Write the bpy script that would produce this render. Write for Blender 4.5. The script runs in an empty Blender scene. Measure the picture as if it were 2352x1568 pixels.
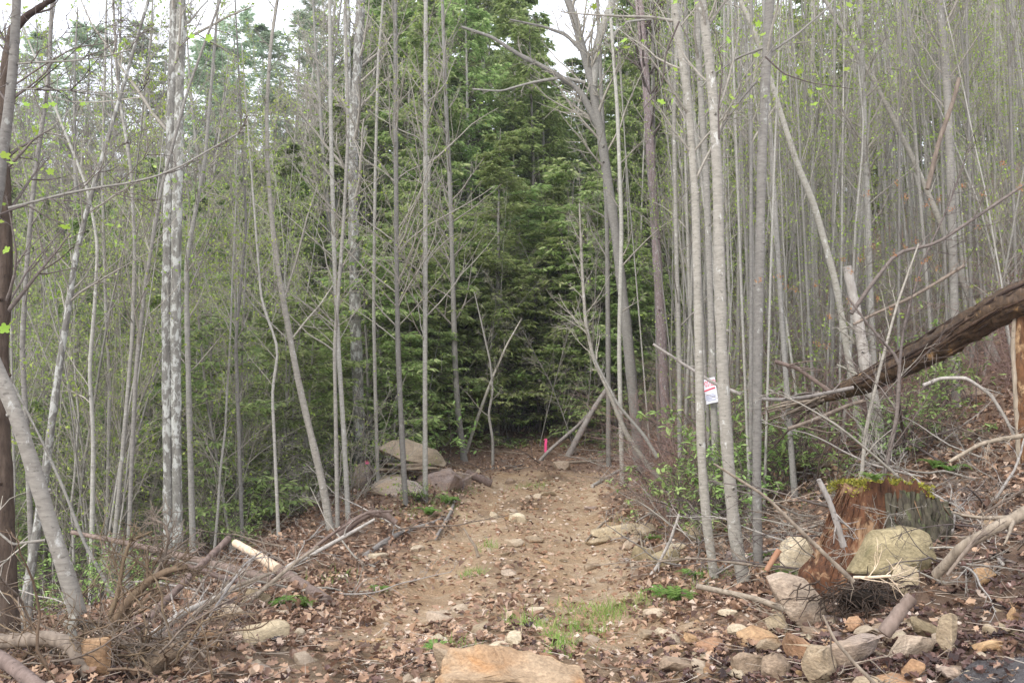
import bpy, bmesh, math, random
import numpy as np
from mathutils import Vector, Matrix, Euler
SC = bpy.context.scene
COL = SC.collection
# ------------------------------------------------------------------ camera, world, sun, exposure
CAMZ = 1.5
PITCH = math.radians(5.635)
F, CX, CY = 2037.0, 1176.0, 784.0
cd = bpy.data.cameras.new('camera'); cd.sensor_width = 36; cd.lens = 36 * F / 2352
cd.clip_start = 0.05; cd.clip_end = 2000
cam = bpy.data.objects.new('camera', cd); COL.objects.link(cam)
cam.location = (0, 0, CAMZ); cam.rotation_euler = (math.pi / 2 + PITCH, 0, 0)
SC.camera = cam
SC.view_settings.view_transform = 'Standard'; SC.view_settings.look = 'None'
SC.view_settings.gamma = 1; SC.view_settings.use_curve_mapping = False
SC.view_settings.exposure = 1.08
SUN = Vector((-0.5, -0.8, 0.75)).normalized()
wd = bpy.data.worlds.new('World'); SC.world = wd; wd.use_nodes = True
nt = wd.node_tree; nt.nodes.clear()
o_ = nt.nodes.new('ShaderNodeOutputWorld'); bg = nt.nodes.new('ShaderNodeBackground')
sk = nt.nodes.new('ShaderNodeTexSky'); sk.sky_type = 'NISHITA'; sk.sun_disc = False
sk.sun_elevation = math.asin(SUN.z); sk.sun_rotation = math.atan2(SUN.x, SUN.y)
tc = nt.nodes.new('ShaderNodeTexCoord'); no = nt.nodes.new('ShaderNodeTexNoise')
no.inputs['Scale'].default_value = 2.2; no.inputs['Detail'].default_value = 5
rp = nt.nodes.new('ShaderNodeValToRGB'); rp.color_ramp.elements[0].position = 0.3; rp.color_ramp.elements[1].position = 0.7
rp.color_ramp.elements[0].color = (0.72,) * 3 + (1,); rp.color_ramp.elements[1].color = (0.95,) * 3 + (1,)
mx = nt.nodes.new('ShaderNodeMix'); mx.data_type = 'RGBA'
mx.inputs['B'].default_value = (8.0, 8.25, 9.0, 1)
L = nt.links.new
L(tc.outputs['Generated'], no.inputs['Vector']); L(no.outputs['Fac'], rp.inputs['Fac'])
L(rp.outputs['Color'], mx.inputs['Factor']); L(sk.outputs['Color'], mx.inputs['A'])
L(mx.outputs['Result'], bg.inputs['Color']); bg.inputs['Strength'].default_value = 0.125
L(bg.outputs['Background'], o_.inputs['Surface'])
sd = bpy.data.lights.new('sun', 'SUN'); sd.energy = 1.5; sd.angle = math.radians(18); sd.color = (1, .95, .88)
so = bpy.data.objects.new('sun', sd); COL.objects.link(so); so.location = (0, 0, 60)
so.rotation_euler = SUN.to_track_quat('Z', 'Y').to_euler()
try:
    SC.cycles.max_bounces = 8; SC.cycles.diffuse_bounces = 6; SC.cycles.glossy_bounces = 2
    SC.cycles.transmission_bounces = 4; SC.cycles.transparent_max_bounces = 4
    SC.cycles.use_denoising = True
except Exception: pass

# ------------------------------------------------------------------ helpers
def RNG(s): return np.random.default_rng(s)
def V3(*a): return np.array(a, float)
def _h(ix, iy, s):
    n = (ix.astype(np.int64) * 374761393 + iy.astype(np.int64) * 668265263 + s * 974634777) & 0x7fffffff
    n = ((n ^ (n >> 13)) * 1274126177) & 0x7fffffff
    return ((n ^ (n >> 16)) & 0xffff) / 65535.0
def vn(x, y, s=0):
    x = np.asarray(x, float); y = np.asarray(y, float)
    ix = np.floor(x); iy = np.floor(y); fx = x - ix; fy = y - iy
    fx = fx * fx * (3 - 2 * fx); fy = fy * fy * (3 - 2 * fy)
    a = _h(ix, iy, s); b = _h(ix + 1, iy, s); c = _h(ix, iy + 1, s); d = _h(ix + 1, iy + 1, s)
    return (a + (b - a) * fx) * (1 - fy) + (c + (d - c) * fx) * fy - .5
def fbm(x, y, s=0, o=4):
    r = 0; a = 1; f = 1
    for i in range(o): r = r + a * vn(x * f, y * f, s + i * 17); a *= .5; f *= 2.03
    return r
_ys = np.arange(-20, 420, .1)
def _sm(v, w):
    k = np.exp(-.5 * (np.arange(-60, 61) / w) ** 2); k /= k.sum()
    return np.convolve(np.pad(v, 60, 'edge'), k, 'valid')
_pz = _sm(np.interp(_ys, [-20, 0, 3, 4.5, 7, 9.5, 13, 19, 22, 27, 32, 45, 70, 120, 200, 420],
                    [-1.6, -1.5, -1.42, -1.35, -1.6, -1.77, -1.6, -1.12, -.95, .15, .9, 3.2, 8, 17, 26, 34]), 8) + CAMZ
_us = np.arange(-200, 200, .05)
_lat = _sm(np.interp(_us, [-200, -120, -60, -35, -20, -12, -8, -5, -3.4, -2.3, -1.7, 0, 1.6, 2.0, 3, 5.5, 10, 20, 40, 100, 200],
                     [26, 15, 3, -3, -4.6, -2.9, -1.5, -.35, .06, .12, 0, 0, 0, .14, .52, 1.5, 3.2, 6.6, 13.5, 29, 36]), 5)
def sst(a, b, x): t = np.clip((x - a) / (b - a), 0, 1); return t * t * (3 - 2 * t)
def pc(y): return np.interp(y, [0, 9.5, 13, 19, 26, 60], [0, 0, .15, .7, 1.3, 2])
def trackm(x, y):
    u = x - pc(y) + .35 * fbm(x * .9, y * .9, 5)
    return (1 - sst(1.25 - .25 * sst(9, 15, y), 1.9 - .35 * sst(9, 15, y), np.abs(u))) * (1 - sst(20.0, 22.5, y))
def HT(x, y, fine=True):
    x = np.asarray(x, float); y = np.asarray(y, float)
    u = x - pc(y)
    lat = np.interp(u, _us, _lat)
    f = np.where(u > 0, .3 + .7 * sst(2.5, 8, y) + .3 * sst(11, 17, y) * (1 - sst(40, 60, y)), .5 + .5 * sst(1, 6, y))
    f = np.where((u < 0) & (lat < 0), f * (1 - .6 * sst(45, 90, y)), f)
    z = np.interp(y, _ys, _pz) + lat * f
    m = trackm(x, y)
    big = .35 * fbm(x * .25, y * .25, 3) * sst(2, 6, np.abs(u)) + 1.2 * fbm(x * .05, y * .05, 9, 3) * sst(20, 60, np.hypot(x, y))
    z = z + big
    if fine:
        z = z + (1 - m) * .16 * fbm(x * 1.3, y * 1.3, 11) + m * .06 * fbm(x * 1.2, y * 1.7, 21)
        z = z + m * .03 * np.abs(fbm(x * 2.6, y * 3.2, 51, 3)) * 2 - m * .09 * (np.exp(-((u - .8) / .3) ** 2) + np.exp(-((u + .85) / .3) ** 2))
        z = z + .02 * fbm(x * 7, y * 7, 31, 3)
    return z
def ray(px, py):
    u = (px - CX) / F; v = -(py - CY) / F
    d = np.array([u, math.cos(PITCH) - v * math.sin(PITCH), math.sin(PITCH) + v * math.cos(PITCH)])
    return d / d[1]
def at(px, py, D): return V3(0, 0, CAMZ) + ray(px, py) * D
_D = np.concatenate([np.arange(1.2, 30, .02), np.arange(30, 200, .2)])
def gd(px, py):
    r = ray(px, py)
    z = CAMZ + r[2] * _D - HT(r[0] * _D, _D)
    i = np.argmax(z < 0)
    return _D[i] if z[i] < 0 else 60.0
def gp(px, py, up=0):
    D = gd(px, py); p = at(px, py, D); p[2] = float(HT(p[0], p[1])) + up; return p

class MB:
    def __init__(s): s.v = []; s.f = {3: [], 4: []}; s.m = {3: [], 4: []}; s.n = 0
    def add(s, v, f, mi=0):
        v = np.asarray(v, float).reshape(-1, 3); f = np.asarray(f, np.int64)
        if len(f) == 0: return s
        s.v.append(v); s.f[f.shape[1]].append(f + s.n); s.m[f.shape[1]].append(np.full(len(f), mi)); s.n += len(v); return s
    def mesh(s, name, mats, smooth=True, org=None):
        me = bpy.data.meshes.new(name)
        v = np.concatenate(s.v) if s.v else np.zeros((0, 3))
        if org is not None: v = v - np.asarray(org)
        fs = [(k, np.concatenate(s.f[k]), np.concatenate(s.m[k])) for k in (3, 4) if s.f[k]]
        nl = sum(len(f) * k for k, f, _ in fs); npoly = sum(len(f) for _, f, _ in fs)
        me.vertices.add(len(v)); me.vertices.foreach_set('co', v.astype(np.float32).ravel())
        me.loops.add(nl); me.polygons.add(npoly)
        me.loops.foreach_set('vertex_index', np.concatenate([f.ravel() for _, f, _ in fs]).astype(np.int32))
        st = []; c = 0
        for k, f, _ in fs: st.append(c + np.arange(len(f)) * k); c += len(f) * k
        me.polygons.foreach_set('loop_start', np.concatenate(st).astype(np.int32))
        me.polygons.foreach_set('material_index', np.concatenate([m for _, _, m in fs]).astype(np.int32))
        me.polygons.foreach_set('use_smooth', np.full(npoly, smooth))
        for m in (mats if isinstance(mats, (list, tuple)) else [mats]): me.materials.append(m)
        me.update(calc_edges=True)
        return me
def nrm(a): return a / np.maximum(np.linalg.norm(a, axis=-1, keepdims=True), 1e-9)
def tubes(mb, P, R, k=3, mi=0, cap=False, rough=0, rng=None):
    P = np.asarray(P, float); R = np.asarray(R, float)
    if P.ndim == 2: P = P[None]; R = R[None]
    M, n, _ = P.shape
    if M == 0: return
    T = nrm(np.gradient(P, axis=1))
    md = nrm(P[:, -1] - P[:, 0]); ref = np.where((np.abs(md[:, 2:3]) < .8), V3(0, 0, 1)[None], V3(1, 0, 0)[None])
    N = nrm(np.cross(T, ref[:, None])); B = np.cross(T, N)
    a = np.arange(k) / k * 2 * np.pi
    rr = R[:, :, None, None]
    if rough and rng is not None: rr = rr * (1 + rough * rng.normal(size=(M, n, k, 1)))
    v = P[:, :, None] + rr * (N[:, :, None] * np.cos(a)[None, None, :, None] + B[:, :, None] * np.sin(a)[None, None, :, None])
    i = np.arange(n - 1)[:, None] * k; j = np.arange(k)[None]
    q = np.stack([i + j, i + (j + 1) % k, i + k + (j + 1) % k, i + k + j], -1).reshape(-1, 4)
    q = (q[None] + np.arange(M)[:, None, None] * n * k).reshape(-1, 4)
    mb.add(v.reshape(-1, 3), q, mi)
    if cap:
        for e, rev in ((0, True), (n - 1, False)):
            for m_ in range(M):
                ring = v[m_, e]; c = P[m_, e] + (T[m_, e] * R[m_, e] * (.12 if not rev else -.12))
                f = [[0, 1 + (x + 1) % k, 1 + x] if rev else [0, 1 + x, 1 + (x + 1) % k] for x in range(k)]
                mb.add(np.vstack([c[None], ring]), f, mi if cap is True else cap)
def resample(P, R, n):
    P = np.asarray(P, float); R = np.asarray(R, float)
    s = np.r_[0, np.cumsum(np.linalg.norm(np.diff(P, axis=0), axis=1))]; s /= s[-1]
    t = np.linspace(0, 1, n)
    # smooth (catmull-like) through gaussian of dense linear
    d = np.linspace(0, 1, n * 4); Q = np.stack([np.interp(d, s, P[:, i]) for i in range(3)], 1)
    w = max(2, int(n * 4 / len(P) * .35)); k = np.hanning(2 * w + 1); k /= k.sum()
    Qp = np.concatenate([2 * Q[0] - Q[w:0:-1], Q, 2 * Q[-1] - Q[-2:-w - 2:-1]])
    Q = np.stack([np.convolve(Qp[:, i], k, 'valid') for i in range(3)], 1)
    return np.stack([np.interp(t, d, Q[:, i]) for i in range(3)], 1), np.interp(t, s, R)
def grow(base, d, Ln, n, wob, lift, rng):
    M = len(base); P = np.zeros((M, n, 3)); P[:, 0] = base; d = nrm(d); st = (Ln / (n - 1))[:, None]
    for i in range(1, n):
        P[:, i] = P[:, i - 1] + d * st
        d = nrm(d + rng.normal(size=(M, 3)) * wob + V3(0, 0, lift))
    return P
def taper(r, n, tip=.25, p=1.0):
    t = np.linspace(0, 1, n) ** p
    return np.asarray(r)[:, None] * (1 - (1 - tip) * t)[None]
def attach(P, R, per, s0, s1, a0, a1, rng, side=None, up=0):
    M, n, _ = P.shape; idx = np.repeat(np.arange(M), per); K = len(idx)
    s = s0 + (s1 - s0) * rng.random(K); f = s * (n - 1); i = np.minimum(f.astype(int), n - 2); t = (f - i)[:, None]
    b = P[idx, i] * (1 - t) + P[idx, i + 1] * t
    T = nrm(P[idx, i + 1] - P[idx, i]); r = R[idx, i] * (1 - t[:, 0]) + R[idx, i + 1] * t[:, 0]
    q = nrm(np.cross(T, rng.normal(size=(K, 3))))
    q[:, 2] += up; q = nrm(q)
    a = np.radians(a0 + (a1 - a0) * rng.random(K))[:, None]
    return b, T * np.cos(a) + q * np.sin(a), s, r, idx
def leafquads(mb, C, size, rng, mi=0, flat=.5, asp=.6, fold=.25):
    K = len(C)
    if K == 0: return
    z = rng.normal(size=(K, 3)) * flat; z[:, 2] += 1; z = nrm(z)
    x = nrm(np.cross(z, rng.normal(size=(K, 3)))); y = np.cross(z, x)
    s = (size * (.6 + .8 * rng.random(K)))[:, None]
    v = np.stack([C, C + x * s * .5 + y * s * asp * .5 + z * s * fold * .5, C + x * s, C + x * s * .5 - y * s * asp * .5 + z * s * fold * .5], 1)
    b = np.arange(K)[:, None] * 4
    mb.add(v.reshape(-1, 3), np.concatenate([b + np.array([[0, 1, 2]]), b + np.array([[0, 2, 3]])]), mi)

def tag(o, label=None, cat=None, group=None, kind=None):
    if label: o['label'] = label
    if cat: o['category'] = cat
    if group: o['group'] = group
    if kind: o['kind'] = kind
    return o
def obj(name, me, parent=None, loc=None, rot=None, scale=None):
    o = bpy.data.objects.new(name, me); COL.objects.link(o)
    if parent is not None: o.parent = parent
    if loc is not None: o.location = loc
    if rot is not None: o.rotation_euler = rot
    if scale is not None: o.scale = (scale,) * 3 if np.isscalar(scale) else scale
    return o
def thing(name, label, cat, loc=(0, 0, 0), group=None):
    o = obj(name, None, loc=loc); o.empty_display_size = .2
    return tag(o, label, cat, group)

# ------------------------------------------------------------------ materials
class NT:
    def __init__(s, name):
        s.m = bpy.data.materials.new(name); s.m.use_nodes = True; s.t = s.m.node_tree; s.t.nodes.clear()
        s.out = s.t.nodes.new('ShaderNodeOutputMaterial')
    def n(s, ty, **kw):
        x = s.t.nodes.new('ShaderNode' + ty)
        for k, v in kw.items():
            if hasattr(x, k): setattr(x, k, v)
        return x
    def L(s, a, b): s.t.links.new(a, b)
    def coord(s, which='Object', sc=(1, 1, 1)):
        c = s.n('TexCoord'); m = s.n('Mapping'); m.inputs['Scale'].default_value = sc; s.L(c.outputs[which], m.inputs['Vector']); return m.outputs[0]
    def noise(s, vec, scale, det=4, rough=.55, dist=0):
        x = s.n('TexNoise'); x.inputs['Scale'].default_value = scale; x.inputs['Detail'].default_value = det
        x.inputs['Roughness'].default_value = rough; x.inputs['Distortion'].default_value = dist
        if vec is not None: s.L(vec, x.inputs['Vector'])
        return x.outputs['Fac']
    def ramp(s, fac, stops):
        x = s.n('ValToRGB'); e = x.color_ramp.elements
        while len(e) < len(stops): e.new(.5)
        for el, (p, c) in zip(e, stops): el.position = p; el.color = tuple(c) + (1,) if not np.isscalar(c) else (c, c, c, 1)
        s.L(fac, x.inputs['Fac']); return x.outputs['Color']
    def mix(s, fac, a, b, bt='MIX'):
        x = s.n('Mix'); x.data_type = 'RGBA'; x.blend_type = bt
        for k, v in (('Factor', fac), ('A', a), ('B', b)):
            i = x.inputs[k] if k != 'Factor' else x.inputs[0]
            if isinstance(v, bpy.types.NodeSocket): s.L(v, i)
            elif k == 'Factor': i.default_value = v
            else: i.default_value = tuple(v) + (1,)
        return x.outputs['Result']
    def math(s, op, a, b=0):
        x = s.n('Math'); x.operation = op
        for i, v in enumerate((a, b)):
            if isinstance(v, bpy.types.NodeSocket): s.L(v, x.inputs[i])
            else: x.inputs[i].default_value = v
        return x.outputs[0]
    def hsv(s, col, v=1, h=.5, sat=1):
        x = s.n('HueSaturation'); 
        for k, q in (('Value', v), ('Hue', h), ('Saturation', sat)):
            if isinstance(q, bpy.types.NodeSocket): s.L(q, x.inputs[k])
            else: x.inputs[k].default_value = q
        s.L(col, x.inputs['Color']); return x.outputs[0]
    def maprange(s, v, a, b):
        x = s.n('MapRange'); x.inputs['To Min'].default_value = a; x.inputs['To Max'].default_value = b; s.L(v, x.inputs['Value']); return x.outputs[0]
    def surf(s, col, rough=.85, bump=None, bs=.5, bd=.01, spec=.3, trans=0):
        p = s.n('BsdfPrincipled')
        if isinstance(col, bpy.types.NodeSocket): s.L(col, p.inputs['Base Color'])
        else: p.inputs['Base Color'].default_value = tuple(col) + (1,)
        if isinstance(rough, bpy.types.NodeSocket): s.L(rough, p.inputs['Roughness'])
        else: p.inputs['Roughness'].default_value = rough
        p.inputs['Specular IOR Level'].default_value = spec
        if bump is not None:
            b = s.n('Bump'); b.inputs['Strength'].default_value = bs; b.inputs['Distance'].default_value = bd
            s.L(bump, b.inputs['Height']); s.L(b.outputs[0], p.inputs['Normal'])
        r = p.outputs[0]
        if trans:
            t = s.n('BsdfTranslucent'); m = s.n('MixShader'); m.inputs[0].default_value = trans
            s.L(col, t.inputs['Color']) if isinstance(col, bpy.types.NodeSocket) else setattr(t.inputs['Color'], 'default_value', tuple(col) + (1,))
            s.L(r, m.inputs[1]); s.L(t.outputs[0], m.inputs[2]); r = m.outputs[0]
        s.L(r, s.out.inputs['Surface']); return s.m
def bark(name, c1, c2, lich=None, la=.5, ls=9, band=True, rough=.85, var=(.8, 1.2), ridg=False):
    s = NT(name)
    v = s.coord('Object', (1, 1, .25) if not band else (1, 1, 3.5))
    n1 = s.noise(v, 14 if band else 26, 5, .65)
    n2 = s.noise(s.coord('Object', (1, 1, .5)), 3.0, 3)
    c = s.ramp(n1, [(.3, c1), (.72, c2)])
    c = s.mix(s.maprange(n2, 0, .8), c, s.mix(.5, c, [x * .45 for x in c1]))
    n4 = s.noise(s.coord('Object', (1, 1, 1.6)), 22, 3, .6); c = s.mix(s.ramp(n4, [(.60, 0.0), (.68, .55)]), c, [x * .35 for x in c1])
    if lich is not None:
        n3 = s.noise(s.coord('Object', (1, 1, .6)), ls, 5, .7, .4)
        f = s.ramp(n3, [(1 - la - .04, 0.0), (1 - la + .04, 1.0)])
        c = s.mix(f, c, lich)
    oi = s.n('ObjectInfo'); c = s.hsv(c, s.maprange(oi.outputs['Random'], *var), s.maprange(oi.outputs['Random'], .49, .51))
    return s.surf(c, rough, n1, .6 if not ridg else 1, .012 if ridg else .004, .25)
M = {}
M['pale'] = bark('bark_pale', (.24, .22, .185), (.43, .40, .345), (.51, .50, .46), .36, 13)
M['grey'] = bark('bark_grey', (.18, .165, .145), (.33, .31, .275), (.40, .40, .36), .36, 11)
M['mid'] = bark('bark_mid', (.25, .235, .205), (.43, .41, .37), (.48, .47, .43), .34, 13, var=(.6, 1.18))
M['lichen'] = bark('bark_lichen', (.13, .12, .105), (.30, .285, .25), (.41, .41, .375), .47, 12, band=False)
M['dark'] = bark('bark_dark', (.035, .022, .016), (.10, .07, .055), None, band=False, ridg=True)
M['pine'] = bark('bark_pine', (.20, .15, .14), (.42, .34, .33), (.5, .48, .47), .4, 22, band=False, ridg=True)
M['twig'] = bark('bark_twig', (.27, .24, .20), (.43, .395, .34), None, var=(.65, 1.2))
M['twigdark'] = bark('bark_twig_dark', (.09, .07, .06), (.20, .165, .15), None, var=(.7, 1.25))
M['dead'] = bark('dead_wood', (.16, .125, .095), (.37, .30, .235), None, band=False, var=(.7, 1.25))
M['deadgrey'] = bark('dead_wood_grey', (.26, .23, .20), (.50, .46, .42), None, band=False, var=(.7, 1.2))
M['brownlog'] = bark('brown_log_bark', (.12, .085, .07), (.27, .20, .17), None, band=False, var=(.8, 1.2))
M['stripped'] = bark('stripped_wood', (.62, .45, .30), (.80, .66, .50), None, band=False)
M['orange'] = bark('orange_wood', (.32, .16, .08), (.52, .32, .19), None, band=False)
M['root'] = bark('root_bark', (.11, .075, .048), (.29, .21, .135), None, band=False, var=(.8, 1.2))
M['wetwood'] = bark('wet_rotten_wood', (.03, .02, .014), (.14, .085, .055), (.33, .19, .09), .36, 3.6, band=False, rough=.4, ridg=True)
M['rot'] = bark('rotten_red_wood', (.045, .024, .014), (.26, .125, .055), (.36, .24, .13), .42, 5, band=False, ridg=True)
M['stumpbark'] = bark('stump_bark', (.03, .026, .018), (.14, .12, .085), (.10, .115, .05), .42, 14, band=False, ridg=True)

def leafmat(name, stops, trans=.35, rough=.6, var=(.75, 1.25)):
    s = NT(name); g = s.n('NewGeometry'); oi = s.n('ObjectInfo')
    c = s.ramp(g.outputs['Random Per Island'], stops)
    c = s.hsv(c, s.maprange(oi.outputs['Random'], *var), s.maprange(oi.outputs['Random'], .485, .515))
    return s.surf(c, rough, trans=trans, spec=.25)
M['hem'] = leafmat('hemlock_needles', [(0, (.14, .20, .08)), (.6, (.27, .35, .125)), (1, (.44, .51, .22))], .55, .55, (.75, 1.3))
M['hemb'] = leafmat('hemlock_needles_bright', [(0, (.18, .265, .08)), (.6, (.33, .43, .15)), (1, (.52, .58, .27))], .55, .55, (.85, 1.15))
M['pineneedle'] = leafmat('pine_needles', [(0, (.22, .29, .18)), (1, (.42, .50, .34))], .6)
M['bud'] = leafmat('spring_leaves', [(0, (.22, .34, .05)), (.6, (.36, .48, .09)), (1, (.50, .60, .16))], .45, .5, (.85, 1.15))
M['bright'] = leafmat('bright_young_leaves', [(0, (.26, .40, .04)), (1, (.38, .52, .09))], .5, .45)
M['laurel'] = leafmat('laurel_leaves', [(0, (.17, .27, .08)), (.5, (.30, .44, .13)), (1, (.46, .58, .22))], .4, .35)
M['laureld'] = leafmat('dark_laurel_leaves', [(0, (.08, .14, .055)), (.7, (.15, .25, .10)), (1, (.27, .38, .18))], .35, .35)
M['fern'] = leafmat('fern_fronds', [(0, (.10, .19, .04)), (1, (.22, .33, .08))], .4)
M['grass'] = leafmat('grass_blades', [(0, (.14, .24, .05)), (.7, (.24, .36, .08)), (1, (.42, .42, .16))], .35)
M['litter'] = leafmat('dead_leaves', [(0, (.09, .052, .036)), (.3, (.21, .13, .088)), (.65, (.37, .24, .16)), (.88, (.50, .34, .22)), (1, (.60, .50, .41))], .12, .38)
M['litterwet'] = leafmat('wet_dead_leaves', [(0, (.03, .018, .016)), (.5, (.085, .05, .042)), (1, (.20, .12, .095))], .05, .22)
M['samara'] = leafmat('maple_samaras', [(0, (.30, .12, .06)), (1, (.45, .24, .12))], .4)
M['moss'] = leafmat('moss', [(0, (.13, .13, .02)), (1, (.32, .29, .04))], .2)
M['twiglit'] = leafmat('twig_litter', [(0, (.16, .11, .085)), (.6, (.33, .26, .21)), (1, (.52, .45, .38))], 0, .8)

def rockmat(name, a, b, st, sa=.35, rough=.8):
    s = NT(name); v = s.coord('Object', (1, 1, 1.8)); oi = s.n('ObjectInfo')
    ad = s.n('VectorMath'); ad.operation = 'ADD'; s.L(v, ad.inputs[0]); s.L(oi.outputs['Random'], ad.inputs[1])
    n1 = s.noise(ad.outputs[0], 5, 7, .65); n2 = s.noise(ad.outputs[0], 1.9, 4, .6, .8); n3 = s.noise(ad.outputs[0], 42, 4, .7)
    c = s.ramp(n1, [(.3, a), (.7, b)]); c = s.mix(s.ramp(n2, [(1 - sa - .1, 0.0), (1 - sa + .12, 1.0)]), c, st)
    c = s.mix(.42, c, s.ramp(n3, [(.35, (.2,) * 3), (.65, (.85,) * 3)]), 'OVERLAY')
    c = s.hsv(c, s.maprange(oi.outputs['Random'], .82, 1.15), s.maprange(oi.outputs['Random'], .485, .51))
    w = s.n('TexWave'); w.bands_direction = 'Z'; w.inputs['Scale'].default_value = 3.5; w.inputs['Distortion'].default_value = 6; w.inputs['Detail'].default_value = 4; s.L(ad.outputs[0], w.inputs['Vector'])
    c = s.mix(.05, c, s.ramp(w.outputs['Fac'], [(.2, (.2,) * 3), (.8, (.8,) * 3)]), 'OVERLAY')
    hb = s.math('ADD', s.math('MULTIPLY', n3, 1.3), s.math('MULTIPLY', n1, 2.0))
    return s.surf(c, rough, hb, .7, .012, .25)
M['tan'] = rockmat('sandstone_tan', (.22, .165, .105), (.42, .33, .225), (.32, .19, .09))
M['orangerock'] = rockmat('sandstone_orange', (.27, .155, .08), (.46, .31, .17), (.20, .14, .09))
M['boulderrock'] = rockmat('sandstone_boulder', (.25, .17, .10), (.42, .31, .20), (.36, .20, .09), .40)
M['palerock'] = rockmat('sandstone_pale', (.33, .26, .18), (.56, .465, .34), (.38, .27, .16), .32)
M['oliverock'] = rockmat('sandstone_olive', (.16, .125, .07), (.35, .28, .17), (.11, .095, .045))
M['greyrock'] = rockmat('sandstone_grey', (.23, .18, .15), (.40, .33, .29), (.32, .24, .17), .5)
M['mossrock'] = rockmat('sandstone_mossy', (.20, .155, .105), (.38, .31, .22), (.13, .12, .05), .32)

def groundmat():
    s = NT('ground_soil'); v = s.coord('Object')
    at_ = s.n('Attribute'); at_.attribute_name = 'track'
    n1 = s.noise(v, 1.3, 6, .65); n2 = s.noise(v, 9, 6, .7); n3 = s.noise(v, 45, 4, .7)
    dirt = s.ramp(n2, [(.28, (.27, .18, .105)), (.5, (.46, .335, .215)), (.72, (.64, .51, .37))])
    dirt = s.mix(s.ramp(n1, [(.4, 0.0), (.62, 1.0)]), dirt, (.38, .25, .145))
    dirt = s.mix(s.ramp(n3, [(.56, 0.0), (.66, .75)]), dirt, (.13, .08, .05))
    duff = s.ramp(n2, [(.3, (.075, .045, .032)), (.5, (.19, .12, .08)), (.75, (.35, .24, .165))])
    duff = s.mix(s.ramp(n3, [(.5, 0.0), (.62, .7)]), duff, (.30, .20, .15))
    f = s.math('ADD', at_.outputs['Fac'], s.math('MULTIPLY', s.math('SUBTRACT', n1, .5), .9))
    f = s.ramp(f, [(.35, 0.0), (.65, 1.0)])
    c = s.mix(f, duff, dirt)
    at2 = s.n('Attribute'); at2.attribute_name = 'damp'; c = s.mix(s.math('MULTIPLY', at2.outputs['Fac'], s.ramp(n2, [(.35, .45), (.6, .9)])), c, (.10, .06, .035))
    # tyre cleat marks across the ruts
    w = s.n('TexWave'); w.wave_type = 'BANDS'; w.bands_direction = 'Y'; w.inputs['Scale'].default_value = 1.7
    w.inputs['Distortion'].default_value = 9; w.inputs['Detail'].default_value = 5; w.inputs['Detail Scale'].default_value = 1.6; w.inputs['Detail Roughness'].default_value = .7
    s.L(v, w.inputs['Vector'])
    h = s.math('ADD', s.math('MULTIPLY', n2, 1.2), s.math('ADD', s.math('MULTIPLY', n3, .6), s.math('MULTIPLY', s.math('MULTIPLY', w.outputs['Fac'], s.ramp(n1, [(.42, 0.0), (.6, 1.0)])), .55)))
    return s.surf(c, s.maprange(at2.outputs['Fac'], .85, .45), h, 1.0, .045, .3)
M['ground'] = groundmat()
def simple(name, col, rough=.6, spec=.3): return NT(name).surf(col, rough, spec=spec)
M['signwhite'] = simple('sign_plastic_white', (.60, .60, .64), .5)
M['signred'] = simple('sign_print_red', (.62, .04, .08), .5)
M['signblue'] = simple('sign_print_grey_blue', (.30, .32, .45), .5)
M['pink'] = simple('pink_tape', (.9, .10, .28), .4)
M['hole'] = simple('soil_and_hollow_shade', (.02, .014, .01), .9)  # near-black: dark soil plus the shade inside the hollow
def watermat():
    s = NT('shallow_water'); n = s.noise(s.coord('Object'), 24, 6, .8, .6)
    p = s.n('BsdfPrincipled'); p.inputs['Base Color'].default_value = (.07, .06, .06, 1); p.inputs['Roughness'].default_value = .08; p.inputs['Specular IOR Level'].default_value = 1.0
    b = s.n('Bump'); b.inputs['Strength'].default_value = .8; b.inputs['Distance'].default_value = .08
    s.L(n, b.inputs['Height']); s.L(b.outputs[0], p.inputs['Normal']); s.L(p.outputs[0], s.out.inputs['Surface']); return s.m
M['water'] = watermat()

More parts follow.
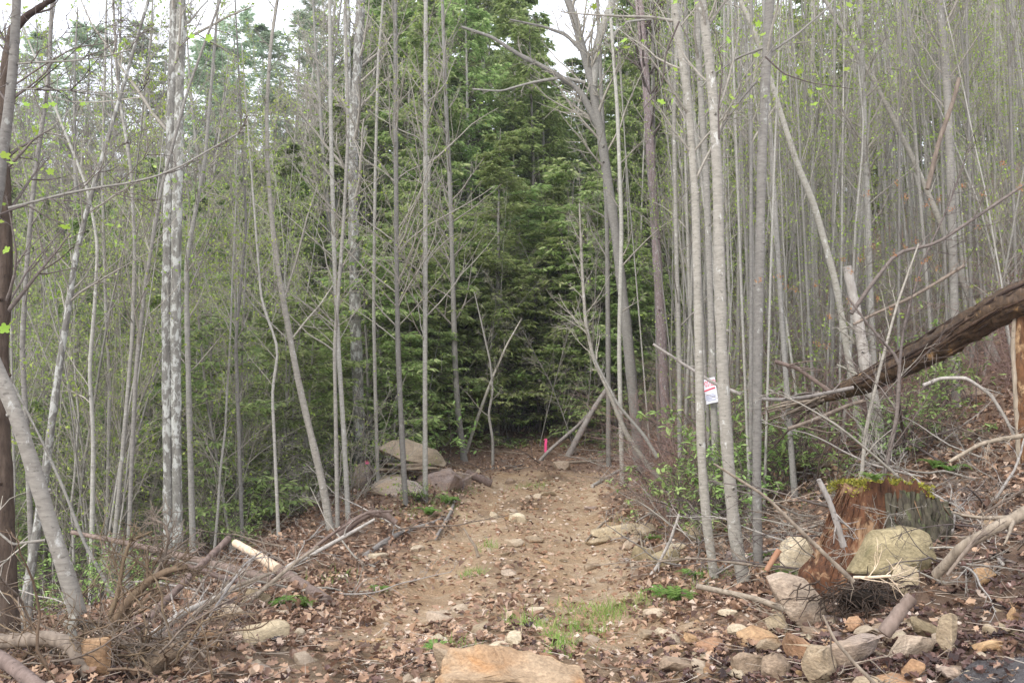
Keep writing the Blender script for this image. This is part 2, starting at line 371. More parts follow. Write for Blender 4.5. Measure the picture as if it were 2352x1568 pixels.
# ------------------------------------------------------------------ ground
def build_ground():
    nr, nc = 640, 440
    r = np.concatenate([-8 + np.linspace(0, 9.4, 30), 1.6 * (235 / 1.6) ** np.linspace(0, 1, nr)])
    c = np.linspace(-1, 1, nc); c = np.sign(c) * (np.abs(c) ** 1.25)
    Y, S = np.meshgrid(r, c, indexing='ij')
    X = S * (1.15 * np.abs(Y) + 4.5)
    Z = HT(X, Y)
    mb = MB(); n0, n1 = X.shape
    i = np.arange(n0 - 1)[:, None] * n1; j = np.arange(n1 - 1)[None]
    q = np.stack([i + j, i + j + 1, i + n1 + j + 1, i + n1 + j], -1).reshape(-1, 4)
    mb.add(np.stack([X, Y, Z], -1).reshape(-1, 3), q)
    me = mb.mesh('ground', M['ground'])
    a = me.attributes.new('track', 'FLOAT', 'POINT')
    near = (1 - sst(4.5, 6.5, Y)) * .0
    t = trackm(X, Y)
    bank = (1 - sst(1.5, 3.6, np.abs(X - pc(Y)))) * .45 * (1 - sst(21, 24, Y))
    redb = .0 * Y
    u_ = X - pc(Y); rut = np.exp(-((u_ - .8) / .26) ** 2) + np.exp(-((u_ + .85) / .26) ** 2)
    dmp = np.clip((1 - sst(5.8, 7.6, Y + .9 * fbm(X * .8, Y * .8, 41))) * .8 + .55 * sst(.05, .45, fbm(X * .7, Y * .45, 43)) * (1 - .6 * np.clip(rut, 0, 1)) + .3 * sst(.1, .4, fbm(X * 2, Y * 2, 47)) + .4 * np.exp(-(u_ / .32) ** 2) * (.6 + fbm(X * 3, Y * 2, 48)), 0, 1)
    a2 = me.attributes.new('damp', 'FLOAT', 'POINT'); a2.data.foreach_set('value', dmp.astype(np.float32).ravel())
    a.data.foreach_set('value', np.clip(np.maximum(t, bank) - near + redb, 0, 1).astype(np.float32).ravel())
    tag(obj('ground', me), 'sloping forest floor with the bare dirt track running uphill', kind='structure')
build_ground()

# ------------------------------------------------------------------ woods: prototypes
def woody(trP, trR, rng, nb, s0, L0, ang=(40, 65), per2=5, per3=0, wob=.12, lift=.05, leaf=0, leafsize=.05, minr=.004, l1p=1.0, rscale=.45, s1=.98, leafasp=.7, k1=4):
    """returns (branch MB arrays added, leaf positions)"""
    mb = MB(); P = trP[None]; R = trR[None]
    b, d, s, r, _ = attach(P, R, nb, s0, s1, ang[0], ang[1], rng, up=.25)
    Ln = L0 * (1 - .75 * (s - s0) / (1 - s0)) ** l1p * (.45 + .8 * rng.random(len(s)))
    P1 = grow(b, d, Ln, 7, wob, lift, rng); R1 = taper(np.maximum(r * rscale * (.5 + .5 * rng.random(len(r))), minr * 1.3), 7, .3)
    tubes(mb, P1, R1, k1)
    tips = [P1[:, 3:].reshape(-1, 3)]
    if per2:
        b, d, s, r, idx = attach(P1, R1, per2, .15, 1, 30, 60, rng)
        L2 = Ln[idx] * (1.05 - s * .7) * .5 * (.4 + .9 * rng.random(len(s)))
        P2 = grow(b, d, L2, 5, wob * 1.1, lift, rng); R2 = taper(np.maximum(r * .6, minr), 5, .5); tubes(mb, P2, R2, 3); tips.append(P2[:, 2:].reshape(-1, 3))
        if per3:
            b, d, s, r, idx = attach(P2, R2, per3, .2, 1, 30, 60, rng)
            L3 = np.maximum(L2[idx] * .5 * (.4 + .9 * rng.random(len(s))), .08)
            P3 = grow(b, d, L3, 3, wob, lift, rng); R3 = taper(np.maximum(r * .7, minr * .8), 3, .6); tubes(mb, P3, R3, 3); tips.append(P3[:, 1:].reshape(-1, 3))
    t = np.concatenate(tips[1:] if len(tips) > 1 else tips)
    lm = None
    if leaf:
        lm = MB(); pick = t[rng.integers(0, len(t), leaf)]; leafquads(lm, pick + rng.normal(size=pick.shape) * .02, leafsize, rng, asp=leafasp, flat=.9)
    return mb, lm
def proto_sapling(seed, H, r0, nb, s0, L0, per2, per3, leaf, leafsize, barkm, twigm, leafm, curve=.02, k=7, minr=.004, ang=(35, 65), lift=.05):
    rng = RNG(seed)
    P = grow(V3(0, 0, -.4)[None], V3(rng.normal() * .05, rng.normal() * .05, 1)[None], np.array([H + .4]), 16, curve, .01, rng)[0]
    R = r0 * (1 - .86 * np.linspace(0, 1, 16) ** 1.15); R[0] *= 1.35; R[1] *= 1.08
    tm = MB(); tubes(tm, P, R, k)
    mb, lm = woody(P, R, rng, nb, s0, L0, ang, per2, per3, leaf=leaf, leafsize=leafsize, minr=minr, lift=lift)
    return dict(trunk=tm.mesh('trunk', barkm), crown=mb.mesh('crown', twigm), leaves=lm.mesh('leaves', leafm) if lm else None)
def place(pr, name, label, cat, loc, rz, sc, group, tilt=(0, 0), kinds=True):
    t = thing(name, label, cat, loc, group); t.rotation_euler = (tilt[0], tilt[1], rz); t.scale = (sc[0], sc[0], sc[1]) if not np.isscalar(sc) else (sc,) * 3
    for k in pr:
        if pr[k] is not None:
            o = obj(k, pr[k], t)
            if k in ('crown', 'leaves', 'foliage'): o['kind'] = 'stuff'
    return t
def proto_conifer(seed, H, r0, nb, Rm, blade=.2, bw=.065, per=14, spr=6, mat='hem', z0=.04, droop=-.07, pw=.75, up=.2, barkm='mid', clump=1.0):
    rng = RNG(seed)
    P = grow(V3(0, 0, -.4)[None], V3(0, 0, 1)[None], np.array([H + .4]), 12, .008, .01, rng)[0]
    R = r0 * (1 - .93 * np.linspace(0, 1, 12)); tm = MB(); tubes(tm, P, R, 7)
    t = z0 + (.985 - z0) * rng.random(nb) ** .85
    f = t * 11; i = np.minimum(f.astype(int), 10); w = (f - i)[:, None]
    b = P[i] * (1 - w) + P[i + 1] * w
    az = rng.random(nb) * 2 * np.pi
    lump = .65 + .5 * (vn(np.cos(az) * 1.6 + 5, t * 7, seed) + .5)
    d = np.stack([np.cos(az), np.sin(az), up + .35 * t + rng.normal(size=nb) * .12], 1)
    Ln = (Rm * (1 - t) ** pw * lump * (.65 + .45 * rng.random(nb)) + .25)
    P1 = grow(b, d, Ln, 7, .05, droop, rng); R1 = taper(np.maximum(r0 * .16 * (1 - t) + .008, .008), 7, .25)
    bm = MB(); tubes(bm, P1, R1, 3)
    s = np.tile(np.linspace(.18, 1, per), nb) + rng.normal(size=nb * per) * .02; s = np.clip(s, .1, .999)
    idx = np.repeat(np.arange(nb), per); ff = s * 6; ii = np.minimum(ff.astype(int), 5); ww = (ff - ii)[:, None]
    pb = P1[idx, ii] * (1 - ww) + P1[idx, ii + 1] * ww; T = nrm(P1[idx, ii + 1] - P1[idx, ii])
    side = nrm(np.cross(T, V3(0, 0, 1))) * np.where(np.arange(len(s)) % 2, 1, -1)[:, None]
    dd = T * .75 + side * .8 + rng.normal(size=T.shape) * .12
    L2 = (1.05 - s) * Ln[idx] * .42 * (.6 + .6 * rng.random(len(s))) + .12
    P2 = grow(pb, dd, L2, 3, .06, droop, rng); R2 = taper(np.full(len(s), .005), 3, .5); tubes(bm, P2, R2, 3)
    K = len(s) * spr; id2 = np.repeat(np.arange(len(s)), spr); q = rng.random(K)[:, None]
    a = np.where(q < .5, P2[id2, 0] * (1 - 2 * q) + P2[id2, 1] * 2 * q, P2[id2, 1] * (2 - 2 * q) + P2[id2, 2] * (2 * q - 1))
    T2 = nrm(P2[id2, 2] - P2[id2, 0]); sg = np.where(rng.random(K) < .5, -1, 1)[:, None]
    sd_ = nrm(np.cross(T2, V3(0, 0, 1))) * sg
    x = nrm(T2 * .8 + sd_ * (.2 + .9 * rng.random((K, 1))) + rng.normal(size=(K, 3)) * .2 + V3(0, 0, -.42)); y = nrm(np.cross(x, V3(0, 0, 1) + rng.normal(size=(K, 3)) * .75)); z = np.cross(x, y)
    ln = (blade * (.55 + .8 * rng.random(K)))[:, None]; wd_ = bw * .5 * (.7 + .6 * rng.random((K, 1)))
    v = np.stack([a, a + x * ln * .45 + y * wd_ - z * wd_ * .3, a + x * ln, a + x * ln * .45 - y * wd_ - z * wd_ * .3], 1)
    lm = MB(); bb = np.arange(K)[:, None] * 4; lm.add(v.reshape(-1, 3), np.concatenate([bb + np.array([[0, 1, 2]]), bb + np.array([[0, 2, 3]])]))
    return dict(trunk=tm.mesh('trunk', M[barkm]), crown=bm.mesh('branches', M['twigdark']), leaves=lm.mesh('foliage', M[mat]))
HEM = [proto_conifer(100 + i, 15, .2, 150, 3.9, mat='hem', droop=-.09, blade=.24, bw=.08) for i in range(4)]
HEMB = [proto_conifer(120 + i, 11, .14, 150, 3.1, mat='hemb', blade=.2, bw=.06, per=15, spr=7) for i in range(2)]
HEMS = [proto_conifer(130 + i, 4.2, .05, 60, 1.9, mat='hemb' if i else 'hem', blade=.14, bw=.045, per=13, spr=6, z0=.02) for i in range(2)]
PINE = [proto_conifer(140 + i, 19, .24, 85, 3.6, mat='pineneedle', blade=.34, bw=.07, per=12, spr=8, z0=.4, droop=.03, pw=.5, up=.1) for i in range(2)]

def filt(t, L_): return L_
RR = RNG(7)
def scatter(n, fx, fy, test, rng):
    out = []
    while len(out) < n:
        px = fx[0] + (fx[1] - fx[0]) * rng.random(); D = fy[0] * (fy[1] / fy[0]) ** rng.random()
        x = (px - CX) / F * D
        if test(px, D, x): out.append((px, D, x, float(HT(x, D))))
    return out
LZ = [(130, 'behind the thick leaning trunk at the left edge'), (330, 'just left of the twin trunks'), (480, 'behind the twin trunks'), (640, 'between the twin trunks and the leaning pale sapling'), (790, 'behind the leaning pale sapling'), (9999, 'by the white patched trunk')]
RZ = [(1500, 'by the forked tree'), (1620, 'left of the pale trio'), (1740, 'behind the pale trio'), (1860, 'right of the pale trio'), (1990, 'left of the dead snag'), (2110, 'behind the seed clusters'), (2240, 'beyond the rotten log'), (9999, 'above the hinge of the rotten log')]
CZ = [(880, 'by the white patched trunk'), (1000, 'above the overhanging boulder'), (1120, 'behind the flared grey sapling'), (1260, 'above the bright young hemlock'), (1380, 'behind the yellow green hemlock'), (1480, 'behind the forked tree'), (9999, 'behind the scaly pinkish trunk')]
def zone(px, Z):
    for lim, tx in Z:
        if px < lim: return tx
# ---- hemlocks
def put(pr, name, label, cat, px, D, sc, group, seed, tilt=0, dz=0):
    r = RNG(seed); x = (px - CX) / F * D
    return place(pr, name, label, cat, (x, D, float(HT(x, D)) - .05 + dz), r.random() * 6.28, sc, group, (r.normal() * tilt, r.normal() * tilt))
put(HEMB[0], 'hemlock_tree', 'bright green pointed young hemlock standing behind the end of the track', 'tree', 1140, 25.5, .82, None, 1)
put(HEMB[1], 'hemlock_tree', 'broad low yellow green hemlock spreading above the red leaf bank', 'tree', 1330, 25.5, (.75, .5), None, 2)
put(HEMB[1], 'hemlock_tree', 'yellow green hemlock behind the overhanging boulder', 'tree', 880, 24, (.7, .55), None, 3)
for i, (px, D, sc, lb) in enumerate([(990, 28, (.9, 1.25), 'tall yellow green hemlock just behind the upright sapling pair'), (1075, 30, (1, 1.5), 'tall fresh green hemlock between the flared sapling and the bright young one'), (1235, 31, (1, 1.3), 'fresh green hemlock close behind the forked tree limb'), (760, 29, (.9, 1.1), 'fresh green hemlock left of the white patched trunk'), (1430, 30, (.8, 1.0), 'fresh green hemlock right behind the forked tree'), (930, 25, (.7, .5), 'low spreading yellow green hemlock right above the overhanging boulder'), (1040, 26.5, (.7, .6), 'low green hemlock at the left end of the leaf bank'), (660, 27, (.8, .9), 'light green hemlock behind the leaning pale sapling'), (1180, 34, (1.1, 1.6), 'tallest green hemlock above the bright young one'), (850, 33, (1.1, 1.6), 'very tall green hemlock behind the white patched trunk'), (920, 30, (.9, 1.35), 'tall green hemlock showing left of the upright pair'), (1290, 34, (1, 1.1), 'green hemlock right under the sky gap'), (1480, 33, (1, 1.35), 'tall green hemlock beside the scaly pinkish trunk')]):
    put(HEMB[i % 2], 'hemlock_tree', lb, 'tree', px, D, sc, None, 30 + i)
G = 'hemlocks in the evergreen wall behind the track'
for i, (px, D, s) in enumerate([(820, 34, 1.05), (905, 31, 1.1), (985, 36, 1.25), (1060, 33, 1.0), (1200, 37, 1.15), (1255, 33, .85), (1090, 42, 1.45), (940, 44, 1.4), (850, 42, 1.35), (1010, 29, .75),
        (760, 38, 1.0), (1330, 40, 1.0), (1180, 31, .7), (1280, 30, .55), (1400, 42, 1.0), (1450, 37, 1.1), (1500, 44, 1.35), (1560, 40, 1.3), (1440, 31, .75), (1130, 50, 1.4), (1020, 50, 1.5), (900, 52, 1.5), (1600, 50, 1.4), (1380, 50, .9), (1235, 45, 1.05), (1530, 33, .8), (1490, 50, 1.4), (700, 45, 1.0)]):
    put(HEM[i % 4], 'hemlock_tree', '%s %s hemlock in the evergreen wall %s' % ('far' if D > 41 else 'nearer', 'tall' if s > .9 else 'short', zone(px, CZ)), 'tree', px, D, s, 'hemlocks ' + zone(px, CZ), 200 + i)
G = 'hemlocks in the ravine left of the track'
for i, (px, D, s) in enumerate([(30, 22, .62), (130, 19, .5), (200, 24, .6), (290, 20, .48), (360, 27, .66), (470, 23, .55), (560, 30, .62), (640, 26, .6), (90, 30, .66), (250, 34, .7), (430, 36, .72), (520, 40, .75), (600, 36, .7), (-60, 27, .7), (720, 30, .66), (330, 45, .8), (160, 44, .8), (670, 40, .8), (-140, 20, .6)]):
    put(HEM[i % 4], 'hemlock_tree', '%s green hemlock in the ravine %s' % ('far' if D > 30 else 'nearer', zone(px, LZ)), 'tree', px, D, s * 1.15, 'ravine hemlocks ' + zone(px, LZ), 240 + i, .03)
G = 'hemlocks behind the thicket on the right slope'
for i, (px, D, s) in enumerate([(1650, 36, .8), (1730, 44, .9), (1820, 38, .7), (1900, 46, .8), (1980, 40, .65), (2080, 48, .75), (2170, 42, .6), (2260, 50, .7), (2350, 44, .6), (1700, 54, 1.0), (1860, 56, .9), (2030, 58, .85), (2200, 60, .8), (2420, 52, .7), (1620, 30, .6), (1780, 32, .5)]):
    put(HEM[i % 4], 'hemlock_tree', '%s green hemlock half hidden in the thicket %s' % ('far' if D > 43 else 'nearer', zone(px, RZ)), 'tree', px, D, s * 1.25, 'thicket hemlocks ' + zone(px, RZ), 280 + i, .03)
G = 'small hemlocks low in the understorey'
for i, (px, D) in enumerate([(500, 15), (350, 16), (640, 17), (900, 20), (960, 22), (1010, 25), (1250, 27), (1300, 25.5), (1420, 26), (590, 20), (120, 15), (230, 18), (440, 19), (720, 21), (780, 24), (1390, 28), (1480, 27), (60, 18), (540, 24)]):
    put(HEMS[i % 2], 'hemlock_sapling', 'small low hemlock with drooping sprays %s' % (zone(px, LZ) if px < 850 else zone(px, CZ)), 'young tree', px, D, .7 + .5 * RR.random(), G, 320 + i, .06)
G = 'white pines on the skyline at the upper left'
for i, (px, D, s) in enumerate([(180, 52, 1.0), (300, 58, 1.05), (430, 50, .95), (520, 56, 1.1), (600, 62, 1.1), (660, 52, 1.0), (60, 60, 1.0), (720, 60, 1.15), (1235, 62, .9), (1300, 66, .75), (480, 66, 1.1)]):
    put(PINE[i % 2], 'pine_tree', 'feathery skyline pine with layered branches ' + zone(px, LZ) if px < 1000 else 'feathery pine top in the sky gap behind the forked tree', 'tree', px, D, s * 1.25, 'skyline pines ' + zone(px, LZ) if px < 1000 else 'pines in the sky gap', 360 + i, .02)

def ell(mb, C, X, Y, Z, s, asp, mi=0):   # six-sided pointed leaves, folded
    v = np.stack([C, C + X * s * .35 + Y * s * asp * .5 + Z * s * .08, C + X * s * .7 + Y * s * asp * .42 + Z * s * .06, C + X * s, C + X * s * .7 - Y * s * asp * .42 + Z * s * .06, C + X * s * .35 - Y * s * asp * .5 + Z * s * .08], 1)
    b = np.arange(len(C))[:, None] * 6; mb.add(v.reshape(-1, 3), np.concatenate([b + np.array([[0, 1, 2, 3]]), b + np.array([[0, 3, 4, 5]])]), mi)
def laurel(seed, mat, n=14, H=1.1, leaves=420, ls=.085):
    sr = RNG(seed); mb = MB(); d = sr.normal(size=(n, 3)) * .5; d[:, 2] = 1; P = grow(sr.normal(size=(n, 3)) * V3(.25, .25, 0), d, H * (.6 + .6 * sr.random(n)), 8, .14, -.02, sr); R = taper(np.full(n, .009), 8, .4); tubes(mb, P, R, 4)
    b, dd, s, r, idx = attach(P, R, 6, .3, 1, 30, 70, sr); P2 = grow(b, dd, .18 + .25 * sr.random(len(s)), 5, .12, .03, sr); tubes(mb, P2, taper(np.full(len(s), .004), 5, .6), 3)
    lm = MB(); tips = P2[:, 2:].reshape(-1, 3); K = leaves; C = tips[sr.integers(0, len(tips), K)]; X = sr.normal(size=(K, 3)); X[:, 2] = X[:, 2] * .4 - .15; X = nrm(X); Y = nrm(np.cross(X, V3(0, 0, 1) + sr.normal(size=(K, 3)) * .3)); Z = np.cross(X, Y); Z *= np.sign(Z[:, 2:3])
    ell(lm, C, X, Y, Z, (ls * (.7 + .6 * sr.random(K)))[:, None], .42); return dict(stems=mb.mesh('stems', M['twigdark']), leaves=lm.mesh('leaves', M[mat], smooth=False))
LA = [laurel(600 + i, 'laurel') for i in range(3)]; LDK = [laurel(610 + i, 'laureld', 18, 1.7, 800, .11) for i in range(3)]
# ---- bare and leafing broadleaf trees
POLE = [proto_sapling(400 + i, 13.5, .055, 26, .3, 1.5, 5, 2, 380, .055, M['mid'], M['twig'], M['bud'], .010) for i in range(5)]
THIN = [proto_sapling(420 + i, 8.5, .028, 34, .12, 1.6, 5, 3, 600, .046, M['mid'], M['twig'], M['bud'], .05, 5, .0035) for i in range(5)]
BARE = [proto_sapling(440 + i, 17, .15, 40, .28, 4.2, 7, 5, 350, .09, M['mid'], M['twig'], M['bud'], .03, 7, .008, (35, 70), .06) for i in range(4)]
SHRUB = []
for i in range(5):
    rng = RNG(460 + i); mb = MB(); n = 16
    d = rng.normal(size=(n, 3)) * .45; d[:, 2] = 1
    Ln = 1.1 + 1.8 * rng.random(n); P = grow(rng.normal(size=(n, 3)) * V3(.2, .2, 0) - V3(0, 0, .1), d, Ln, 9, .13, -.02, rng); R = taper(.006 + .006 * rng.random(n), 9, .35)
    tubes(mb, P, R, 4)
    b, dd, s, r, idx = attach(P, R, 9, .2, 1, 30, 70, rng); L2 = Ln[idx] * .38 * (.3 + rng.random(len(s))); P2 = grow(b, dd, L2, 5, .16, .01, rng); R2 = taper(np.maximum(r * .6, .003), 5, .5); tubes(mb, P2, R2, 3)
    b, dd, s, r, idx = attach(P2, R2, 2, .3, 1, 30, 60, rng); P3 = grow(b, dd, L2[idx] * .4, 3, .1, .02, rng); tubes(mb, P3, taper(np.maximum(r * .7, .0025), 3, .6), 3)
    lm = MB(); t = np.concatenate([P2[:, 2:].reshape(-1, 3), P3[:, 1:].reshape(-1, 3)]); leafquads(lm, t[rng.integers(0, len(t), 380)], .05, rng, flat=.9)
    SHRUB.append(dict(crown=mb.mesh('stems', M['twig']), leaves=lm.mesh('leaves', M['bud'])))
rng = RNG(11)
def offtrack(px, D, x): 
    u = x - float(pc(D)); return abs(u) > 2.0 or D > 27
G = 'poles in the thicket on the right slope'
for i, (px, D, x, z) in enumerate(scatter(300, (1440, 2560), (11, 46), lambda px, D, x: offtrack(px, D, x) and x > 2.6 and (px > 1560 or D > 20) and not (px > 1830 and D < 13.5), rng)):
    th = (.42 + .62 * rng.random() ** 1.3) * (.68 if D < 16 else .9); dt = 'nearer' if D < 17 else 'mid distance' if D < 27 else 'far'; ti = -.02 + rng.normal() * .035
    lb = '%s %s%s pole %s' % (dt, 'sturdy' if th > .6 else 'slender', ' leaning' if abs(ti) > .08 else '', zone(px, RZ))
    place(POLE[i % 5], 'pole_sapling', lb, 'sapling', (x, D, z), rng.random() * 6.28, (th + .008 * max(0, D - 20), .85 + .4 * rng.random()), lb.replace('pole', 'poles', 1), (rng.normal() * .045, ti))
G = 'thin leafing saplings left of the track'
for i, (px, D, x, z) in enumerate(scatter(215, (-150, 900), (11, 34), lambda px, D, x: x < -3.6 - .03 * D and x < float(pc(D)) - 3.3 and not (px > 700 and D < 15) and not (310 < px < 490 and D < 17) and not (px < 220 and D < 12.5), rng)):
    th = .45 + .55 * rng.random(); ti = rng.normal() * .08; dt = 'nearer' if D < 16 else 'mid distance' if D < 24 else 'far'
    lb = '%s %s%s leafing sapling %s' % (dt, 'stout' if th > .72 else 'thin', ' leaning' if abs(ti) > .1 else '', zone(px, LZ))
    place(THIN[i % 5], 'thin_sapling', lb, 'sapling', (x, D, z), rng.random() * 6.28, (th, .7 + .6 * rng.random()), lb.replace('sapling', 'saplings', 1), (rng.normal() * .07, ti))
G = 'thin leafing saplings among the poles'
for i, (px, D, x, z) in enumerate(scatter(78, (1330, 2450), (12, 32), lambda px, D, x: x > float(pc(D)) + 2.4, rng)):
    dt = 'nearer' if D < 17 else 'mid distance' if D < 24 else 'far'; hh = .6 + .6 * rng.random()
    lb = '%s %s twiggy green leafed sapling among poles %s' % (dt, 'tall' if hh > .9 else 'short', zone(px, RZ))
    place(THIN[i % 5], 'thin_sapling', lb, 'sapling', (x, D, z), rng.random() * 6.28, (.5 + .5 * rng.random(), hh), lb.replace('sapling', 'saplings', 1), (rng.normal() * .08, rng.normal() * .1))
for i, (px, D, x, z) in enumerate(scatter(34, (800, 1500), (22.5, 27.5), lambda px, D, x: D > 23.5 or x < -3, rng)):
    hh = .45 + .6 * rng.random(); pr = dict(THIN[i % 5]); pr['leaves'] = pr['leaves'] if i % 4 == 0 else None
    lb = '%s twiggy understorey sapling %s' % ('tall' if hh > .75 else 'short', zone(px, CZ))
    place(pr, 'understorey_sapling', lb, 'sapling', (x, D, z), rng.random() * 6.28, (.5 + .4 * rng.random(), hh), lb.replace('sapling', 'saplings', 1), (rng.normal() * .14, rng.normal() * .16))
for i, (px, D, sc) in enumerate([(1165, 26.6, 1.6), (1205, 27, 1.9), (1250, 26.8, 2.0), (1290, 27.2, 2.2), (1325, 26.6, 2.1), (1360, 27, 2.0), (1395, 27.5, 1.8), (1230, 28, 2.6), (1300, 28.2, 2.8), (1355, 28.4, 2.8), (1120, 26.4, 1.4), (1085, 26, 1.3), (880, 21.5, 1.7), (930, 21, 1.5), (850, 22, 1.9), (820, 20, 1.4), (1000, 23.5, 1.6)]):
    x = (px - CX) / F * D; lb = '%s fresh green leafy bush %s' % ('high' if sc > 1.8 else 'low', zone(px, CZ))
    place(LA[i % 3], 'leafy_bush', lb, 'bush', (x, D, float(HT(x, D)) - .05), i * 1.9, sc, lb.replace('bush', 'bushes', 1))
for i, (px, D, sc) in enumerate([(1060, 25, 1.3), (1110, 25.5, 1.2), (1180, 26.2, 1.1), (1240, 26, 1.25), (1300, 26.3, 1.5), (1350, 26, 1.7), (1400, 26.5, 1.6), (1270, 27.5, 1.9), (1200, 27.5, 1.8), (1330, 28, 2.0), (900, 22.5, 1.5), (860, 21, 1.4), (940, 24, 1.6), (1020, 25, 1.5), (700, 19, 1.1), (1440, 25, 1.2)]):
    lb = '%s bright feathery hemlock sapling %s' % ('large' if sc > 1.45 else 'small', zone(px, CZ))
    put(HEMS[1], 'hemlock_sapling', lb, 'young tree', px, D, sc, lb.replace('sapling', 'saplings'), 900 + i, .05)
BRIAR = []
M['briar'] = bark('briar_stems', (.22, .14, .12), (.38, .26, .22), None, var=(.75, 1.2))
for q in SHRUB[:3]:
    me = q['crown'].copy(); me.materials.clear(); me.materials.append(M['briar']); BRIAR.append(dict(stems=me))
for i, (px, D, x, z) in enumerate(scatter(46, (1370, 2400), (10.5, 22), lambda px, D, x: x > float(pc(D)) + 2.1 and not (1560 < px < 1900 and D < 12.6) and not (px > 1850 and D < 11.5), rng)):
    sc = .35 + .4 * rng.random(); lb = '%s %s reddish briar tangle %s' % ('nearer' if D < 15 else 'farther', 'low' if sc < .55 else 'high', zone(px, RZ))
    place(BRIAR[i % 3], 'briar', lb, 'briar', (x, D, z), rng.random() * 6.28, (sc * 1.5, sc), lb.replace('tangle', 'tangles'))
G = 'bare trees rising behind the left ravine'
for i, (px, D, x, z) in enumerate(scatter(125, (-200, 800), (29, 80), lambda px, D, x: True, rng)):
    sc = .8 + .42 * rng.random(); lb = '%s %s leafless tree on far slope %s' % ('distant' if D > 55 else 'nearer', 'tall' if sc > 1.0 else 'lower', zone(px, LZ))
    place(BARE[i % 4], 'bare_tree', lb, 'tree', (x, D, z), rng.random() * 6.28, sc, lb.replace('tree', 'trees', 1), (rng.normal() * .03, rng.normal() * .03))
G = 'bare trees high on the right slope'
for i, (px, D, x, z) in enumerate(scatter(42, (1420, 2560), (40, 75), lambda px, D, x: True, rng)):
    sc = .6 + .35 * rng.random(); lb = '%s leafless tree high %s' % ('tall' if sc > .77 else 'lower', zone(px, RZ))
    place(BARE[i % 4], 'bare_tree', lb, 'tree', (x, D, z), rng.random() * 6.28, sc, lb.replace('tree', 'trees', 1), (rng.normal() * .03, rng.normal() * .03))
for (lo, hi, d0, d1, n, txt) in ((-100, 900, 13.5, 26, 55, 'left of the track'), (1420, 2450, 14.5, 26, 45, 'on the right slope'), (1030, 1430, 24.5, 29, 16, 'on the red leaf bank at the end of the track')):
    for i, (px, D, x, z) in enumerate(scatter(n, (lo, hi), (d0, d1), lambda px, D, x: abs(x - float(pc(D))) > 3.2 or D > 24, rng)):
        sc = .5 + .6 * rng.random(); lb = '%s %s twiggy shrub %s' % ('nearer' if D < 18 else 'farther', 'low' if sc < .8 else 'high', txt if 'bank' in txt else zone(px, LZ if px < 1000 else RZ))
        place(SHRUB[i % 5], 'bare_shrub', lb, 'shrub', (x, D, z), rng.random() * 6.28, sc, lb.replace('shrub', 'shrubs', 1))
# ---- far wood: one mass on the hills
def far_wood():
    rng = RNG(77); mb = MB(); lm = MB(); N = 560
    px = -500 + 3400 * rng.random(N); D = np.where(px > 1400, 44, 46) * (170 / 55) ** rng.random(N)
    x = (px - CX) / F * D; z = HT(x, D)
    H = 11 + 7 * rng.random(N)
    P = grow(np.stack([x, D, z - .3], 1), np.tile(V3(0, 0, 1), (N, 1)) + rng.normal(size=(N, 3)) * .05, H, 6, .04, .02, rng); R = taper(.10 + .08 * rng.random(N), 6, .15)
    tubes(mb, P, R, 4)
    b, d, s, r, idx = attach(P, R, 18, .3, 1, 30, 60, rng, up=.3); Ln = H[idx] * .26 * (1.15 - s) * (.6 + .7 * rng.random(len(s))) + .6
    P1 = grow(b, d, Ln, 4, .12, .06, rng); R1 = taper(np.maximum(r * .35, .022), 4, .5); tubes(mb, P1, R1, 3)
    b, d, s, r, idx = attach(P1, R1, 2, .2, 1, 25, 55, rng); P2 = grow(b, d, Ln[idx] * .5, 3, .12, .05, rng); tubes(mb, P2, taper(np.full(len(s), .016), 3, .7), 3)
    t = P2[:, 1:].reshape(-1, 3); leafquads(mb, t[rng.integers(0, len(t), 9000)], .22, rng, 1, flat=.8)
    o = obj('far_wood', mb.mesh('far_wood', [M['twig'], M['bud']])); tag(o, 'distant grey leafless wood covering the far hillside', 'wood', kind='stuff')
far_wood()

# ------------------------------------------------------------------ haze volume, added to lift the dark tones
def haze():
    hm = bpy.data.materials.new('haze'); hm.use_nodes = True; t = hm.node_tree; t.nodes.clear(); o = t.nodes.new('ShaderNodeOutputMaterial'); v = t.nodes.new('ShaderNodeVolumePrincipled')
    v.inputs['Color'].default_value = (.93, .95, 1, 1); v.inputs['Density'].default_value = HAZE; v.inputs['Anisotropy'].default_value = .2; t.links.new(v.outputs[0], o.inputs['Volume'])
    me = bpy.data.meshes.new('haze'); bm = bmesh.new(); bmesh.ops.create_cube(bm, size=1); 
    for q in bm.verts: q.co = (q.co.x * 560, q.co.y * 252 + 115, -13 + (q.co.z + .5) * 101)
    bm.to_mesh(me); bm.free(); me.materials.append(hm); tag(obj('haze', me), 'thin pale haze volume added to lift the dark forest tones', kind='stuff')
HAZE = .0007
haze()
